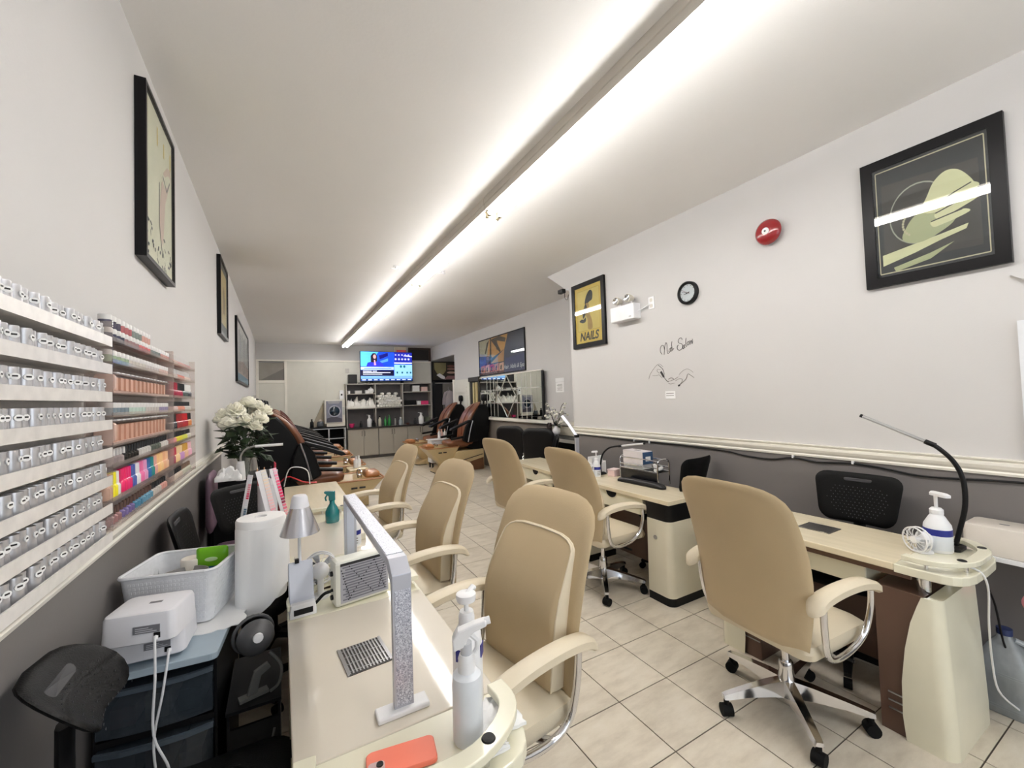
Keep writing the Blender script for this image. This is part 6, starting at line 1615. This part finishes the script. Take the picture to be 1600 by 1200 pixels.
# ================================================================ far right counter, flowers, black salon chairs
t = thing('side_counter', 'black counter under the mirror on the far right', 'counter', (3.87, 5.3, 0))
obj('top', G().box(-.20, .196, -1.1, 1.5, .87, .905), black, t, bevel=.004)
obj('edge_strip', G().box(-.206, -.20, -1.1, 1.5, .845, .895), M('counter_edge_grey', (150, 146, 138), .5), t)
obj('end_panel', G().box(-.18, .19, -1.08, -1.06, 0, .87), black, t)
obj('end_panel', G().box(-.18, .19, 1.46, 1.48, 0, .87), black, t)
obj('back_panel', G().box(.17, .19, -1.06, 1.46, .0, .87), blackmat, t)
tag(obj('stone_box', G().box(3.98, 4.08, 5.0, 5.9, .905, 1.03), M('stone_beige', (196, 190, 172), .6), bevel=.004), 'pale stone backsplash block on the black counter', 'backsplash')
t = thing('orchid_vase', 'round white vase of white orchids on the black counter', 'flower vase', (3.86, 5.48, .905))
obj('vase', G().lathe([(0, 0), (.03, 0), (.062, .05), (.06, .10), (.03, .14), (.034, .155), (.028, .155), (.02, .14), (0, .02)], 20), white, t, smooth=60)
random.seed(8)
for k in range(7):
    a = k*.9; dx, dy = .10*math.cos(a), .22*math.sin(a)
    P = [(0, 0, .14), (dx*.3, dy*.4, .26), (dx*.7, dy*.8, .36 + .05*(k % 3)), (dx, dy*1.2, .34 + .09*(k % 3))]
    st = obj('twig', G().tube(P, .005, 5, 3), M('twig_dark', (58, 52, 42), .7), t)
    for j in range(5):
        q = P[2 + (j % 2)]
        obj('blossom', G().ell((q[0] + random.uniform(-.03, .03), q[1] + random.uniform(-.05, .05), q[2] + random.uniform(-.14, .03)), (.022, .026, .02), 7, 5), M('orchid_white', (236, 234, 222), .6), st, smooth=True)
for k in range(10):
    a = random.uniform(0, 6.28)
    o = obj('leaf', lme, None, t); o.location = (0, 0, .15); o.rotation_euler = (0, random.uniform(-.9, .2), a); o.scale = (1.7, 1.2, 1)
tag(obj('dark_vase', G().lathe([(0, 0), (.04, 0), (.045, .16), (.03, .2), (0, .2)], 16), M('brown_glass', (50, 34, 30), .2), None, smooth=40, loc=(3.84, 5.64, .905)), 'dark brown vase beside the white orchid vase', 'vase')
def salon_chair():
    t = thing('salon_chair', '', 'chair', (0, 0, 0), 0, 'black salon chairs')
    lm = M('salon_black_leather', (17, 16, 17), .4, spec=.25)
    obj('backrest', G().dome(densify(rrect(-.24, .24, .52, 1.10, (.04, .12, .12, .04))), .05, .04, lambda y, z, d: (-.24 - .14*(z - .5) + d, y, z), 5, 3), lm, t, smooth=60)
    obj('seat', G().dome(densify(rrect(-.24, .26, -.25, .25, .06)), .05, .06, lambda x, y, d: (x, y, .50 + d), 5, 3), lm, t, smooth=60)
    for s in (-1, 1):
        ar = obj('armrest', G().box(-.18, .16, s*.27 - .025, s*.27 + .025, .70, .725), M('arm_grey', (150, 148, 146), .4), t, bevel=.008)
        obj('arm_frame', G().tube([(-.24, s*.27, .52), (-.2, s*.27, .69), (.14, s*.27, .69), (.2, s*.27, .50)], .013, 8, 3), chrome, ar, smooth=True)
    obj('pump_column', G().lathe([(.0, .02), (.05, .02), (.05, .22), (.03, .23), (.03, .45), (0, .45)], 16), chrome, t, smooth=30)
    obj('round_base', G().lathe([(0, 0), (.28, 0), (.27, .015), (.06, .03), (0, .03)], 28), chrome, t, smooth=40)
    return t
s1 = salon_chair(); s1.location = (3.40, 5.12, 0); s1.rotation_euler = (0, 0, math.radians(38)); s1['label'] = 'black salon chair with chrome arms facing the far counter, nearer one'
dup(s1, (3.36, 5.85, 0), math.radians(36), 'black salon chair with chrome arms facing the far counter, farther one')
